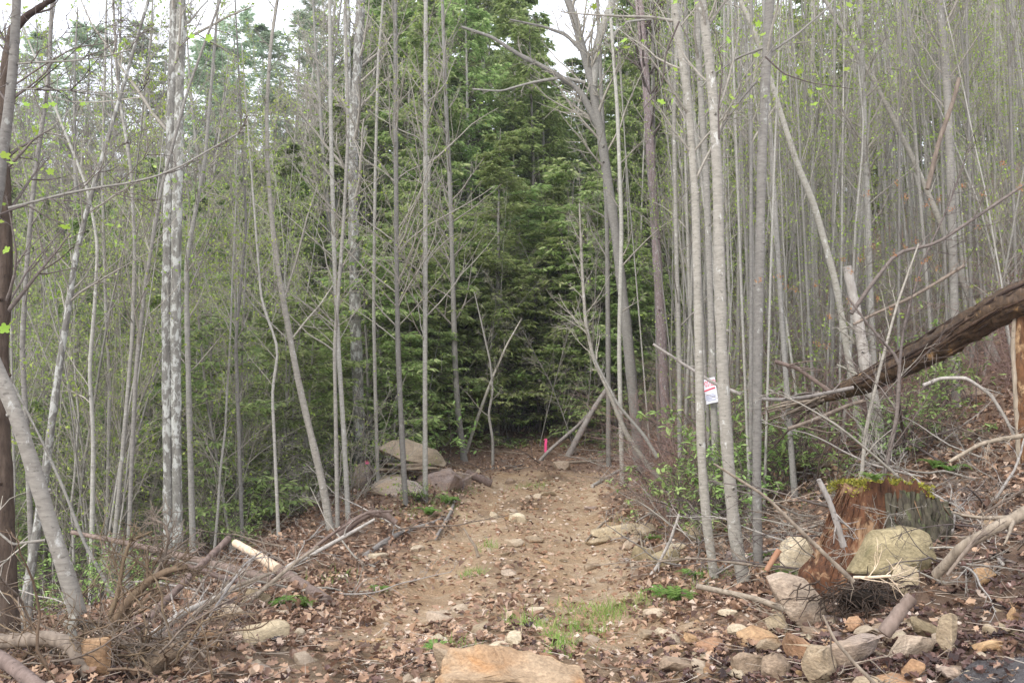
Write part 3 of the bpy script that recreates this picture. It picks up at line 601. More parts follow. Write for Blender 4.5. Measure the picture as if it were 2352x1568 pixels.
# ------------------------------------------------------------------ stems placed one by one
def stem(name, label, cat, mat, D, w0, w1, pts, nb=24, L0=1.3, s0=.35, leaf=200, twig='twig', leafm='bud', lsize=.045, per2=5, per3=2, sink=True, extend=3.0, extra=(), k=12, flare=1.25, ang=(35, 65), dtop=0, minr=.003, crown=True):
    if D is None: D = gd(*pts[0])
    n = len(pts); P = np.array([at(p[0], p[1], D + dtop * i / (n - 1)) for i, p in enumerate(pts)])
    R = np.linspace(w0, w1, n) / 2 / F * D
    if sink:
        g = float(HT(P[0][0], P[0][1]))
        if P[0][2] > g - .1:
            d = nrm(P[0] - P[1]); q = P[0] + d * min(2.5, max(.15, (P[0][2] - g + .15) / max(.3, -d[2]))); q[2] = min(q[2], float(HT(q[0], q[1])) - .1)
            P = np.vstack([q[None], P]); R = np.r_[R[0] * flare, R]
    if extend:
        d = nrm(P[-1] - P[-2]); P = np.vstack([P, P[-1] + d * extend]); R = np.r_[R, R[-1] * .55]
    base = P[0].copy(); base[2] = max(base[2], float(HT(base[0], base[1])) - .1)
    Pn, Rn = resample(P, R, 44); sr = RNG(abs(hash(label)) % 99991 if False else sum(map(ord, label)) * 7 + len(label))
    t = thing(name, label, cat, base)
    tm = MB(); Rv = Rn * (1 + .05 * sr.normal(size=len(Rn))); tubes(tm, Pn, Rv, k, cap=True)
    for _ in range(8):     # knots and branch scars
        i = sr.integers(4, 40); a = sr.random() * 6.28; T = nrm(Pn[i + 1] - Pn[i]); q = nrm(np.cross(T, V3(math.cos(a), math.sin(a), .1)))
        tubes(tm, np.array([Pn[i], Pn[i] + q * Rn[i] * 1.12, Pn[i] + q * Rn[i] * 1.3]), np.array([Rn[i] * .45, Rn[i] * .3, Rn[i] * .12]), 6)
    obj('trunk', tm.mesh('trunk', M[mat], org=base), t)
    if crown:
        mb, lm = woody(Pn, Rn, sr, nb, s0, L0, ang, per2, per3, leaf=leaf, leafsize=lsize, minr=minr, wob=.1)
        o = obj('crown', mb.mesh('crown', M[twig], org=base), t); o['kind'] = 'stuff'
        if lm: o = obj('leaves', lm.mesh('leaves', M[leafm], org=base), t); o['kind'] = 'stuff'
    for (nm, ep, ew0, ew1, side) in extra:
        ep3 = np.array([at(a, b, D + (c if len(q) else 0)) for (a, b, *q) in ep for c in [q[0] if q else 0]]); er = np.linspace(ew0, ew1, len(ep3)) / 2 / F * D
        E, Er = resample(ep3, er, 22); em = MB(); tubes(em, E, Er * (1 + .06 * sr.normal(size=22)), 8, cap=True)
        if side:
            mb2, _ = woody(E, Er, sr, side, .15, .9, (30, 60), 4, 2, minr=.004, rscale=.4); 
            for v, f in zip(mb2.v, []): pass
            o = obj('twigs', mb2.mesh('twigs', M[twig], org=base), t); o['kind'] = 'stuff'
        obj(nm, em.mesh(nm, M[mat], org=base), t)
    return t
S = stem
S('tulip_sapling', 'slender pale stem, leftmost of the three tall stems right of the track', 'sapling', 'pale', None, 22, 17, [(1642, 1335), (1623, 1200), (1611, 1050), (1606, 850), (1602, 650), (1597, 450), (1580, 220), (1552, 40), (1543, -40)], 26, 1.5, .45, 240,
  extra=[('limb', [(1556, 50), (1500, 40), (1430, 38), (1370, 35), (1300, 30)], 9, 3, 6)])
S('tulip_sapling', 'pale straight stem, middle and thickest of three right of the track', 'sapling', 'pale', None, 33, 20, [(1712, 1345), (1692, 1260), (1680, 1150), (1668, 1000), (1658, 820), (1653, 640), (1648, 400), (1636, 200), (1612, 0), (1602, -60)], 22, 1.5, .5, 200)
S('tulip_sapling', 'dark grey stem, rightmost of the three tall stems right of the track', 'sapling', 'grey', None, 21, 23, [(1741, 1308), (1738, 1100), (1740, 850), (1745, 600), (1750, 350), (1757, 200), (1768, 0), (1772, -60)], 14, 1.5, .55, 80, 
  extra=[('limb', [(1752, 170), (1700, 230), (1660, 290), (1650, 320)], 6, 4, 2), ('limb', [(1755, 130), (1830, 80), (1900, 20), (1930, -20)], 6, 4, 4), ('limb', [(1755, 110), (1700, 130), (1640, 170), (1610, 200)], 7, 4, 3)])
SIGNTREE_D = gd(1648, 1190)
S('tulip_sapling', 'shaded grey stem behind the pale pair, with the posted sign on it', 'sapling', 'grey', SIGNTREE_D, 17, 14, [(1648, 1190), (1640, 950), (1632, 700), (1622, 400), (1605, 150), (1600, -20)], 16, 1.4, .5, 150)
S('pine_tree', 'straight pinkish scaly trunk behind the right thicket', 'tree', 'pine', 21, 23, 18, [(1530, 980), (1516, 700), (1500, 450), (1485, 200), (1468, 0), (1460, -60)], 30, 2.2, .5, 0, 'twigdark', minr=.006)
S('forked_tree', 'big arching grey tree forking into the sky gap', 'tree', 'mid', 19, 25, 17, [(1462, 990), (1440, 760), (1412, 520), (1382, 320), (1355, 170), (1318, 40), (1290, -40)], 26, 2.0, .45, 120, 'twig', minr=.006,
  extra=[('limb', [(1396, 400), (1375, 290), (1330, 205), (1260, 160), (1190, 125), (1130, 85), (1060, 62)], 19, 6, 14), ('limb', [(1345, 190), (1290, 178), (1220, 190), (1150, 210), (1085, 205)], 9, 4, 8),
         ('limb', [(1350, 130), (1300, 80), (1250, 62), (1170, 45)], 11, 4, 7), ('fork', [(1362, 200), (1372, 100), (1405, 10), (1425, -50)], 22, 15, 6), ('limb', [(1388, 100), (1440, 50), (1520, 42)], 8, 4, 4)])
S('grey_sapling', 'upright grey stem rising beyond the fallen rotten log', 'sapling', 'grey', None, 21, 17, [(2196, 935), (2192, 700), (2185, 450), (2175, 200), (2158, 0), (2150, -50)], 20, 1.6, .4, 150)
S('leaning_sapling', 'pale sapling leaning left across the thicket beside the dark stem', 'sapling', 'pale', 12.5, 17, 11, [(1972, 950), (1945, 800), (1920, 650), (1870, 470), (1830, 375), (1790, 250), (1740, 90), (1690, -20)], 16, 1.2, .4, 120)
S('leaning_sapling', 'long pale sapling leaning left in the upper right thicket', 'sapling', 'pale', 14, 16, 8, [(2260, 760), (2200, 620), (2160, 510), (2090, 350), (2010, 190), (1960, 110), (1930, 60)], 18, 1.3, .3, 120)
S('dead_snag', 'short dead snag with splintered top left of the rotten log', 'snag', 'deadgrey', 11.5, 30, 20, [(2010, 950), (1990, 850), (1968, 720), (1945, 612)], 6, .7, .3, 0, extend=0)
S('grey_sapling', 'thin grey stem left of the rotten log', 'sapling', 'mid', 13, 14, 12, [(2010, 900), (2000, 700), (1990, 400), (1975, 0), (1972, -40)], 22, 1.4, .3, 160)
S('curved_sapling', 'bowed pale sapling sweeping down to the right edge of the track', 'sapling', 'pale', None, 13, 6, [(1545, 1128), (1500, 1085), (1440, 1000), (1398, 900), (1362, 820), (1345, 740), (1338, 640), (1335, 570)], 24, 1.1, .45, 40, extend=.8)
S('straight_sapling', 'straight grey sapling rising from the right bank near the crossed poles', 'sapling', 'mid', None, 12, 9, [(1398, 1070), (1397, 800), (1394, 500), (1385, 300), (1378, 130), (1372, 0)], 26, 1.5, .3, 240)
S('straight_sapling', 'grey sapling just right of the crossed leaning poles', 'sapling', 'mid', 18, 11, 8, [(1428, 1050), (1422, 800), (1428, 520), (1418, 250), (1400, 0)], 26, 1.5, .25, 240)
S('straight_sapling', 'thin brown sapling between the crossed poles and the pale trio', 'sapling', 'grey', 14, 11, 8, [(1562, 1120), (1560, 800), (1552, 500), (1548, 250), (1560, 0)], 22, 1.3, .25, 200)
S('center_sapling', 'straight sapling in front of the overhanging boulder, left of the pair', 'sapling', 'mid', None, 13, 9, [(932, 1165), (922, 980), (914, 800), (911, 600), (909, 300), (908, 0), (908, -40)], 52, 2.2, .22, 420)
S('center_sapling', 'straight sapling in front of the boulders, right of the pair', 'sapling', 'mid', None, 12, 9, [(977, 1150), (976, 900), (977, 600), (977, 300), (978, 0), (978, -40)], 52, 2.2, .22, 420)
S('center_sapling', 'grey sapling with a flared foot at the left end of the red leaf bank', 'sapling', 'mid', None, 15, 8, [(1066, 1055), (1052, 950), (1045, 830), (1040, 640), (1034, 430), (1025, 250), (1018, 60)], 52, 2.1, .22, 340, flare=1.5)
S('thin_leaning_pole', 'thin pale pole leaning right out of the red leaf bank', 'sapling', 'pale', None, 9, 3, [(1070, 1040), (1100, 950), (1130, 870), (1165, 790), (1198, 732)], 8, .6, .4, 0, extend=0)
S('curved_sapling', 'thin crooked sapling in the middle of the red leaf bank', 'sapling', 'mid', None, 7, 4, [(1132, 1075), (1132, 1010), (1122, 950), (1132, 900), (1126, 830), (1110, 760)], 14, .9, .3, 30, extend=1)
S('pale_sapling', 'smooth pale sapling leaning left beside the log pile', 'sapling', 'pale', None, 19, 7, [(758, 1215), (745, 1130), (722, 1030), (700, 940), (680, 850), (660, 740), (643, 650), (628, 540), (615, 400), (612, 250), (622, 100), (640, -20)], 14, .8, .3, 60,
  extra=[('limb', [(652, 690), (680, 600), (705, 500), (730, 425)], 5, 3, 3), ('limb', [(668, 782), (700, 740), (735, 700), (765, 655)], 5, 3, 3), ('limb', [(668, 785), (620, 740), (580, 700), (540, 640)], 4, 2, 3), ('limb', [(622, 500), (590, 470), (540, 460), (470, 440)], 4, 2, 3)])
S('grey_sapling', 'thin straight grey stem right of the leaning pale sapling', 'sapling', 'mid', None, 12, 8, [(800, 1195), (790, 1000), (777, 800), (768, 600), (760, 300), (757, 0), (757, -40)], 44, 1.8, .2, 340)
S('grey_sapling', 'thin straight stem close behind the leaning pale sapling', 'sapling', 'grey', 13, 10, 7, [(775, 1180), (771, 950), (768, 800), (790, 500), (800, 300), (795, 100)], 24, 1.3, .25, 220)
BIGD = gd(398, 1245)
S('twin_tree', 'large lichen covered tree with two close trunks at the left', 'tree', 'lichen', min(BIGD, 11.8), 23, 22, [(388, 1240), (385, 1000), (383, 700), (386, 500), (393, 300), (399, 100), (401, -60)], 22, 2.2, .5, 200, minr=.005,
  extra=[('trunk', [(409, 1262), (405, 1000), (403, 700), (406, 500), (410, 300), (415, 100), (418, -120)], 25, 23, 0)])
S('lichen_tree', 'leaning white lichen spotted tree at the left', 'tree', 'lichen', 10.5, 20, 10, [(78, 1260), (100, 1120), (115, 1000), (135, 850), (155, 720), (172, 600), (195, 500), (230, 380)], 20, 1.4, .4, 150)
S('lichen_tree', 'tall white patched trunk left of centre forking near the top', 'tree', 'lichen', 20, 27, 20, [(824, 940), (815, 700), (812, 520), (812, 350), (818, 200), (826, 60), (830, -40)], 24, 2.2, .35, 120, minr=.006,
  extra=[('fork', [(812, 380), (803, 250), (797, 100), (796, -50)], 20, 15, 5)])
S('dark_tree', 'dark reddish trunk at the left edge with a black limb', 'tree', 'dark', 8.5, 36, 24, [(14, 1200), (6, 1000), (2, 800), (14, 600), (8, 420), (6, 260), (18, 130), (34, 62)], 12, 1.2, .5, 40, 'twigdark', extend=0,
  extra=[('limb', [(30, 75), (60, 38), (90, 18), (130, -8), (180, -30)], 18, 12, 4)])
S('grey_sapling', 'smooth grey stem crossing the dark trunk at the left edge', 'sapling', 'grey', 6.5, 30, 18, [(-110, 1300), (-70, 900), (-30, 600), (-4, 430), (10, 330), (24, 220), (33, 120), (38, 0), (40, -40)], 14, 1.0, .5, 60, 'twigdark', 
  extra=[('limb', [(20, 478), (60, 468), (150, 445), (230, 430), (300, 420), (360, 405), (420, 380), (480, 345), (560, 300)], 7, 4, 9), ('limb', [(26, 148), (90, 143), (170, 140), (240, 130), (300, 115)], 5, 3, 5), ('limb', [(20, 205), (100, 205), (170, 208), (250, 215), (330, 212)], 4, 2, 5)])
LEAND = 5.2
S('uprooted_tree', 'thick smooth pale trunk leaning left over the root tangle', 'tree', 'pale', LEAND, 39, 29, [(180, 1412), (162, 1345), (135, 1265), (108, 1180), (75, 1070), (40, 960), (0, 860), (-60, 730), (-130, 590)], 8, .8, .5, 10, flare=1.05, k=20, sink=False,
  extra=[('root', [(150, 1435, 0), (182, 1425, 0), (215, 1440, .05), (240, 1450, .1), (262, 1500, .05)], 20, 8, 3), ('root', [(170, 1400, 0), (165, 1450, -.1), (180, 1500, -.12), (200, 1560, -.1)], 22, 10, 3), ('limb', [(105, 1240), (60, 1245), (30, 1250), (0, 1225), (-40, 1190)], 7, 4, 2)])
for (lb, m, D, w, pts) in [
    ('grey stem forking darkly in front of the twin trunks', 'grey', 11, (10, 6), [(296, 1230), (303, 1050), (312, 850), (335, 640), (352, 545), (372, 420), (398, 330), (430, 210), (470, 100)]),
    ('thin stem running up past the right side of the twin trunks', 'mid', 12.5, (14, 8), [(442, 1215), (436, 1000), (430, 760), (428, 600), (450, 480), (470, 380), (480, 260)]),
    ('thin pale stem midway between the twin trunks and the leaning pale sapling', 'mid', 13, (9, 6), [(555, 1190), (548, 980), (541, 790), (553, 650), (566, 520), (560, 400)]),
    ('slender crooked stem left of the twin trunks', 'mid', 11.5, (10, 6), [(212, 1180), (215, 1000), (205, 850), (218, 700), (225, 560), (200, 430), (160, 330)]),
    ('slender upright stem left of the twin trunks with a kink', 'mid', 13, (9, 6), [(246, 1200), (250, 1010), (252, 860), (244, 740), (240, 600), (235, 420), (240, 200)]),
    ('slim brown stem between the leaning thick trunk and the twin trunks', 'grey', 11, (10, 6), [(262, 1250), (285, 1000), (305, 760), (310, 560), (300, 380), (270, 200), (262, 40)]),
    ('dark slim trunk standing behind the leaning thick trunk', 'grey', 10.5, (13, 9), [(68, 1440), (72, 1250), (62, 1000), (50, 800), (62, 600), (80, 400), (110, 200), (120, 0)]),
    ('pale sapling crossing in front of the ravine near the log pile', 'mid', 9.5, (8, 5), [(240, 1330), (190, 1240), (150, 1130), (110, 1040), (70, 960)]),
    ('thin stem bending right above the pale stripped log', 'mid', 12.5, (8, 5), [(638, 1190), (632, 1050), (625, 900), (640, 800), (600, 690), (590, 560)]),
    ('slim stem right of the white patched trunk', 'mid', 17, (9, 6), [(868, 1100), (862, 900), (858, 700), (862, 400), (868, 150), (880, 0)])]:
    S('thin_sapling', lb, 'sapling', m, D, w[0], w[1], pts, 22, 1.2, .3, 170)
# crossing poles at the end of the track
def pole(name, label, cat, mat, pts, w0, w1, D=None, lift=0, side=0, L0=.5, cap=True, k=9, twig=None, per2=2, group=None, bend=0, rough=.05, capmat=None, n=20):
    """pts: pixels; D None -> every point lies on the ground, else depth (number or list)"""
    sr = RNG(sum(map(ord, label)) * 5 + int(pts[0][0]))
    if D is None: P = np.array([gp(a, b) for a, b in pts]); Ds = P[:, 1]
    else:
        Ds = np.full(len(pts), D, float) if np.isscalar(D) else np.array(D, float); P = np.array([at(a, b, d) for (a, b), d in zip(pts, Ds)])
    R = np.linspace(w0, w1, len(pts)) / 2 / F * Ds
    P[:, 2] += (R * .8 if D is None else 0) + lift
    base = P[np.argmin(P[:, 2])].copy(); E, Er = resample(P, R, n)
    mb = MB(); tubes(mb, E, Er * (1 + rough * sr.normal(size=n)), k, cap=cap)
    me = None
    mats = [M[mat]]
    if side:
        b2, _ = woody(E, Er, sr, side, .1, L0, (25, 60), per2, 1 if per2 else 0, minr=.003, rscale=.5, lift=0)
        for k_ in (3, 4):
            for f, m_ in zip(b2.f[k_], b2.m[k_]): pass
        v = np.concatenate(b2.v)
        fq = np.concatenate(b2.f[4]); mb.add(v, fq, 0)
    o = obj(name, mb.mesh(name, mats, org=base), loc=base); return tag(o, label, cat, group)
Dp = gd(1310, 1045)
pole('leaning_pole', 'pale pole leaning right, left one of the crossed pair behind the track', 'pole', 'deadgrey', [(1225, 1075), (1260, 1035), (1330, 975), (1392, 905)], 9, 6, [Dp, Dp, Dp + .3, Dp + .6], side=3)
pole('leaning_pole', 'thick pale pole propped steeply, right one of the crossed pair', 'pole', 'deadgrey', [(1305, 1048), (1335, 990), (1362, 940), (1392, 895)], 16, 10, [Dp, Dp, Dp + .3, Dp + .6], side=2)
pole('leaning_pole', 'thin pale pole crossing the bowed sapling near the right bank', 'pole', 'mid', [(1510, 1050), (1480, 1000), (1420, 930), (1365, 825)], 9, 6, 14, side=3)
pole('broken_branch', 'peeling brown broken branch hanging among the upper right poles', 'branch', 'dead', [(2130, 435), (2155, 330), (2190, 230), (2203, 180)], 11, 9, 11.5)
pole('arched_branch', 'bare branch arching from the snag up to the right edge', 'branch', 'twigdark', [(1955, 720), (2000, 655), (2060, 580), (2150, 560), (2240, 500), (2352, 425), (2420, 370)], 10, 6, 9.5, side=8, L0=.8)
pole('arched_branch', 'pale sapling arched over to the ground under the rotten log', 'branch', 'deadgrey', [(2120, 885), (2160, 868), (2220, 868), (2275, 905), (2310, 960), (2330, 1000)], 9, 7, 9.0, side=3)
pole('bare_branch', 'straight dead branch slanting up above the rotten log', 'branch', 'dead', [(1960, 745), (2010, 720), (2090, 685), (2150, 650), (2215, 610)], 7, 8, 9.2, side=5, L0=.4)
for i, pts in enumerate([[(2010, 1180), (2060, 960), (2068, 830), (1990, 740), (1945, 680)], [(1935, 1250), (1975, 1130), (1990, 980), (2020, 850), (2060, 700), (2110, 560)]]):
    pole('bare_sapling', ['reddish crooked bare sapling in front of the rotten log', 'grey brown bare sapling rising behind the mossy stump'][i], 'sapling', 'twigdark' if i == 0 else 'twig', pts, 11, 4, 8.2 + .5 * i, side=10, L0=1.0, per2=4)
def samaras():
    t = thing('maple_sapling', 'spindly maple with small orange red seed clusters right of the trio', 'sapling', gp(2080, 1040)); b = np.array(t.location)
    sr = RNG(5); mb = MB(); P = np.array([b, at(2060, 900, 9), at(2075, 750, 9.3), at(2120, 600, 9.6), at(2180, 470, 10), at(2230, 330, 10)]); E, Er = resample(P, np.linspace(.02, .006, 6), 24); tubes(mb, E, Er, 6)
    b2, _ = woody(E, Er, sr, 26, .25, 1.8, (40, 80), 5, 0, minr=.003, wob=.08); mb.add(np.concatenate(b2.v), np.concatenate(b2.f[4]))
    obj('trunk', mb.mesh('trunk', M['twigdark'], org=b), t)
    lm = MB()
    for (x, y) in [(1930, 590), (1950, 620), (2000, 560), (1985, 600), (2062, 590), (2080, 570), (2100, 555), (2110, 600), (2115, 630), (1990, 450), (2090, 450), (2130, 470), (2180, 480), (2060, 420), (2165, 455), (2210, 430), (2270, 450), (1950, 690), (2020, 690), (1730, 630), (1790, 640), (1800, 655), (1830, 660), (2340, 430), (2045, 700), (2240, 510), (2300, 380), (1880, 790), (1900, 800), (2140, 600), (2150, 610), (1860, 655), (1910, 720)]:
        c = at(x + sr.normal() * 6, y + sr.normal() * 6, 9 + sr.random()); C = c + sr.normal(size=(16, 3)) * .018; leafquads(lm, C, .022, sr, flat=2)
    o = obj('seed_clusters', lm.mesh('seed_clusters', M['samara'], org=b), t); o['kind'] = 'stuff'
samaras()

# ------------------------------------------------------------------ rocks
def rock_mesh(seed, dims, mat, pts=None, box=.55, npt=12, res=2, chips=.016, bev=.03):
    rng = RNG(seed); bm = bmesh.new()
    if pts is None:
        d = nrm(rng.normal(size=(160, 3))); q = d / np.max(np.abs(d), axis=1, keepdims=True) ** box
        for c_ in range(npt):
            nv = nrm(rng.normal(size=3)); h_ = q @ nv; lim = h_.max() * (.52 + .26 * rng.random()); q = q - np.maximum(h_ - lim, 0)[:, None] * nv
        pts = q
    pts = np.asarray(pts, float); pts = (pts - (pts.max(0) + pts.min(0)) / 2) / (pts.max(0) - pts.min(0)); pts = pts * np.asarray(dims)
    for p in pts: bm.verts.new(p)
    h = bmesh.ops.convex_hull(bm, input=bm.verts[:])
    bmesh.ops.delete(bm, geom=[v for v in bm.verts if not v.link_faces], context='VERTS')
    bmesh.ops.dissolve_limit(bm, angle_limit=.24, verts=bm.verts[:], edges=bm.edges[:])
    sz = min(dims)
    bmesh.ops.bevel(bm, geom=bm.edges[:], offset=sz * bev, segments=1, affect='EDGES', profile=.5)
    bmesh.ops.triangulate(bm, faces=bm.faces[:])
    for _ in range(res):
        es = [e for e in bm.edges if e.calc_length() > max(dims) * .11]
        if not es: break
        bmesh.ops.subdivide_edges(bm, edges=es, cuts=1); bmesh.ops.triangulate(bm, faces=bm.faces[:])
    co = np.array([v.co[:] for v in bm.verts]); bm.normal_update(); nn = np.array([v.normal[:] for v in bm.verts])
    s = 5 / max(dims)
    w = 1.4 * (.25 - np.abs(vn(co[:, 0] * s * .8 + 9, co[:, 2] * s * .9 + co[:, 1] * s * .5, seed + 9))) + vn(co[:, 0] * s + seed, co[:, 1] * s + co[:, 2] * s * 1.7, seed) + .5 * vn(co[:, 0] * s * 2.7, co[:, 2] * s * 4 + co[:, 1] * s * 2, seed + 5)
    co = co + nn * (w * chips * max(dims))[:, None]
    for v, c in zip(bm.verts, co): v.co = c
    me = bpy.data.meshes.new('rock'); bm.to_mesh(me); bm.free(); me.materials.append(mat)
    me.polygons.foreach_set('use_smooth', np.full(len(me.polygons), True)); me.set_sharp_from_angle(angle=math.radians(24)); me.update()
    return me
def rock(label, px, py, w, h, mat, seed, depth=.8, rot=(0, 0, 0), sink=.3, name='rock', cat='rock', box=.6, npt=11, up=0, D=None, pts=None, chips=.02, res=2, bev=.05):
    """px,py: where the rock's foot meets the ground; w,h: size in pixels"""
    p = gp(px, py) if D is None else at(px, py, D); Dd = p[1]; ww = w / F * Dd; hh = h / F * Dd / (1 - sink * .8)
    me = rock_mesh(seed, (ww, ww * depth, hh), M[mat], pts, box, npt, res, chips, bev)
    o = obj(name, me, loc=(p[0], p[1] + ww * depth * .35, p[2] + hh * (.5 - sink) + up), rot=rot); return tag(o, label, cat)
# foreground boulder, shaped from its outline
rock('large tan boulder with a ridged top in the middle of the near edge', 1168, 1592, 345, 82, 'boulderrock', 3, .42, (0, 0, .05), .12, 'boulder', 'boulder', res=5, chips=.075, bev=.02,
     pts=[(-.5, -.35, -.5), (.5, -.3, -.5), (-.46, .4, -.5), (.5, .4, -.4), (-.5, -.2, -.1), (-.44, .1, .2), (-.30, .25, .40), (-.20, .0, .5), (-.12, .3, .46), (.02, .1, .30), (.20, .28, .12), (.42, .3, .0), (.5, .25, -.05), (.44, -.1, -.12), (-.32, -.45, .02), (.1, -.48, -.1), (-.05, -.42, .12), (.5, 0, -.35)])
rock('tan block wedged against the left end of the large near boulder', 1035, 1560, 90, 70, 'tan', 4, .9, (0, .1, .4), .2)
rock('pale stone behind the large near boulder', 1135, 1500, 70, 22, 'palerock', 5, .7, (0, 0, .3))
rock('large pale slab tilted against the bank below the mossy stump', 1845, 1448, 140, 122, 'palerock', 11, .62, (0, 0, 0), .08, 'boulder', 'boulder', res=4, chips=.014, bev=.03,
     pts=[(-.5, -.2, .38), (-.46, .2, .42), (-.30, -.3, .47), (-.2, .2, .5), (.12, -.1, .42), (.3, .2, .25), (.45, -.1, .0), (.5, .2, -.2), (.46, -.2, -.38), (.3, .2, -.46), (.05, -.3, -.5), (-.2, -.4, -.22), (-.4, -.3, .12), (-.05, -.52, .02), (.2, -.45, -.25), (-.3, .2, .0), (.1, .3, -.4)])
rock('large olive brown boulder leaning on the mossy stump', 2072, 1332, 205, 112, 'oliverock', 12, .7, (0, .0, .0), .08, 'boulder', 'boulder', res=4, chips=.012, bev=.03,
     pts=[(-.5, -.2, -.35), (-.46, .2, -.4), (-.3, -.3, .1), (-.2, .1, .4), (-.05, -.2, .45), (.15, .1, .5), (.3, -.1, .48), (.45, .0, .36), (.5, .1, .1), (.46, -.2, -.1), (.2, -.5, -.05), (.0, -.5, -.12), (-.2, -.45, -.3), (.3, -.3, -.5), (-.1, -.3, -.5), (.3, .4, -.5), (-.3, .4, -.5)])
rock('pale rounded boulder half hidden left of the mossy stump', 1838, 1330, 80, 98, 'palerock', 13, .8, (0, .1, .2), .1, 'boulder', 'boulder', res=3)
rock('long grey brown rock with a ridge at the near right', 1965, 1540, 150, 68, 'greyrock', 14, .7, (0, -.1, .25), .12, 'boulder', 'boulder', res=3)
rock('grey brown rock in front of the long ridged rock', 1895, 1575, 80, 85, 'tan', 15, .8, (0, .3, .3), .15)
rock('smooth whitish rock at the near right', 2120, 1515, 108, 55, 'palerock', 16, .8, (0, 0, .1), .15, res=3)
rock('upright thin tan stone standing on edge at the near right', 2188, 1505, 36, 92, 'tan', 17, 1.1, (0, .12, .4), .12)
rock('flat greenish stone leaning beside the upright thin stone', 2140, 1470, 80, 34, 'oliverock', 18, .7, (0, .5, .1), .1)
rock('small yellow block on top of the litter below the pale slab', 1972, 1455, 42, 34, 'orangerock', 19, .9, (.2, .1, .5), .1)
rock('yellow brown rock on the dark bank right of the olive boulder', 2268, 1345, 52, 38, 'orangerock', 20, .8, (0, 0, .2), .1)
rock('reddish flat rock right of the dark cavity', 2085, 1360, 66, 62, 'tan', 21, .5, (-.5, 0, .2), .2)
rock('orange stone near the bottom right corner rocks', 2105, 1565, 45, 46, 'orangerock', 22, .8, (0, .2, .2), .1)
rock('pinkish slab at the near right edge', 2085, 1590, 110, 28, 'orangerock', 23, .8, (0, 0, 0), .3)
rock('small square block on the bare soil at the right', 2285, 1470, 38, 34, 'tan', 24, 1, (0, .1, .6), .2)
rock('long low orange stone on the bare soil at the right', 2290, 1492, 95, 20, 'orangerock', 25, .5, (0, 0, .1), .2)
rock('small upright yellow stone on the bare soil at the right', 2332, 1432, 22, 34, 'orangerock', 26, .8, (0, .2, 0), .1)
for i, (x, y, w, h, m, tx) in enumerate([(1720, 1555, 70, 58, 'tan', 'angular tan rock left of the tilted pale slab in the near rubble'), (1790, 1565, 75, 60, 'tan', 'tan block second from the left in the near right rubble'), (1850, 1520, 95, 48, 'orangerock', 'orange faced block between the tilted slab and the ridged rock'), (1790, 1450, 60, 42, 'tan', 'brownish block touching the left of the tilted pale slab'),
        (1700, 1470, 48, 34, 'palerock', 'small pale block in the rubble below the pale trio'), (1745, 1480, 90, 30, 'orangerock', 'flat orange stone in the rubble below the pale trio'), (1640, 1495, 70, 28, 'orangerock', 'flat reddish stone left in the near right rubble'), (1675, 1420, 46, 18, 'palerock', 'flat whitish stone below the foot of the thickest pale stem'), (1590, 1480, 40, 22, 'orangerock', 'little orange stone near the grass by the right verge'), (1770, 1500, 60, 32, 'tan', 'wedge shaped tan stone above the near rubble'), (1910, 1500, 30, 26, 'orangerock', 'tiny orange cube of stone by the ridged rock'), (1560, 1545, 90, 26, 'tan', 'flat buried tan stone right of the large near boulder'), (2000, 1590, 70, 30, 'tan', 'low tan stone at the bottom edge right of the ridged rock'), (2195, 1565, 60, 30, 'greyrock', 'greyish wet stone beside the trickle at the corner')]):
    rock(tx, x, y, w, h, m, 40 + i, .8, (RR.normal() * .15, RR.normal() * .2, RR.random() * 3), .15)
for i, (x, y, w, h, m, tx) in enumerate([(1190, 1200, 44, 22, 'palerock', 'pale block lying alone in the middle of the track'), (1170, 1193, 22, 14, 'orangerock', 'small orange stone touching the pale block on the track'), (1182, 1256, 46, 16, 'palerock', 'flat pale stone in the middle of the track'), (1226, 1246, 42, 15, 'tan', 'flat tan stone right of the pale one on the track'), (1170, 1320, 40, 12, 'palerock', 'low whitish stone embedded in the lower track'), (1225, 1412, 56, 14, 'palerock', 'long pale flat stone embedded near the foot of the track'), (1010, 1432, 60, 26, 'palerock', 'pale wedge of stone left in the lower track'), (1010, 1415, 46, 12, 'palerock', 'thin pale chip at the lower left of the track'), (1510, 1420, 60, 22, 'palerock', 'pale flat block on the right verge beside the grass'), (1495, 1468, 70, 18, 'tan', 'flat tan slab below the grass on the right verge'),
        (1235, 1145, 22, 12, 'palerock', 'small pale stone at the upper middle of the track'), (1255, 1138, 40, 10, 'tan', 'long thin stone at the top of the track'), (1172, 1112, 26, 14, 'tan', 'tan stone at the upper left end of the track'), (1290, 1078, 44, 20, 'palerock', 'whitish rock at the top of the track below the crossed poles'), (1180, 1420 + 62, 44, 30, 'palerock', 'pale lump just behind the large near boulder'), (870, 1290, 55, 20, 'palerock', 'pale flat rock on the left verge under the curved branch'), (952, 1290, 26, 14, 'oliverock', 'small olive stone on the left side of the track'), (885, 1303, 22, 9, 'palerock', 'tiny pale chip on the left verge'), (910, 1200, 22, 16, 'orangerock', 'orange stone by the root on the left bank'), (1360, 1310, 40, 14, 'tan', 'low tan stone on the right wheel rut')]):
    rock(tx, x, y, w, h, m, 60 + i, .7, (0, RR.normal() * .08, RR.random() * .6), .25)
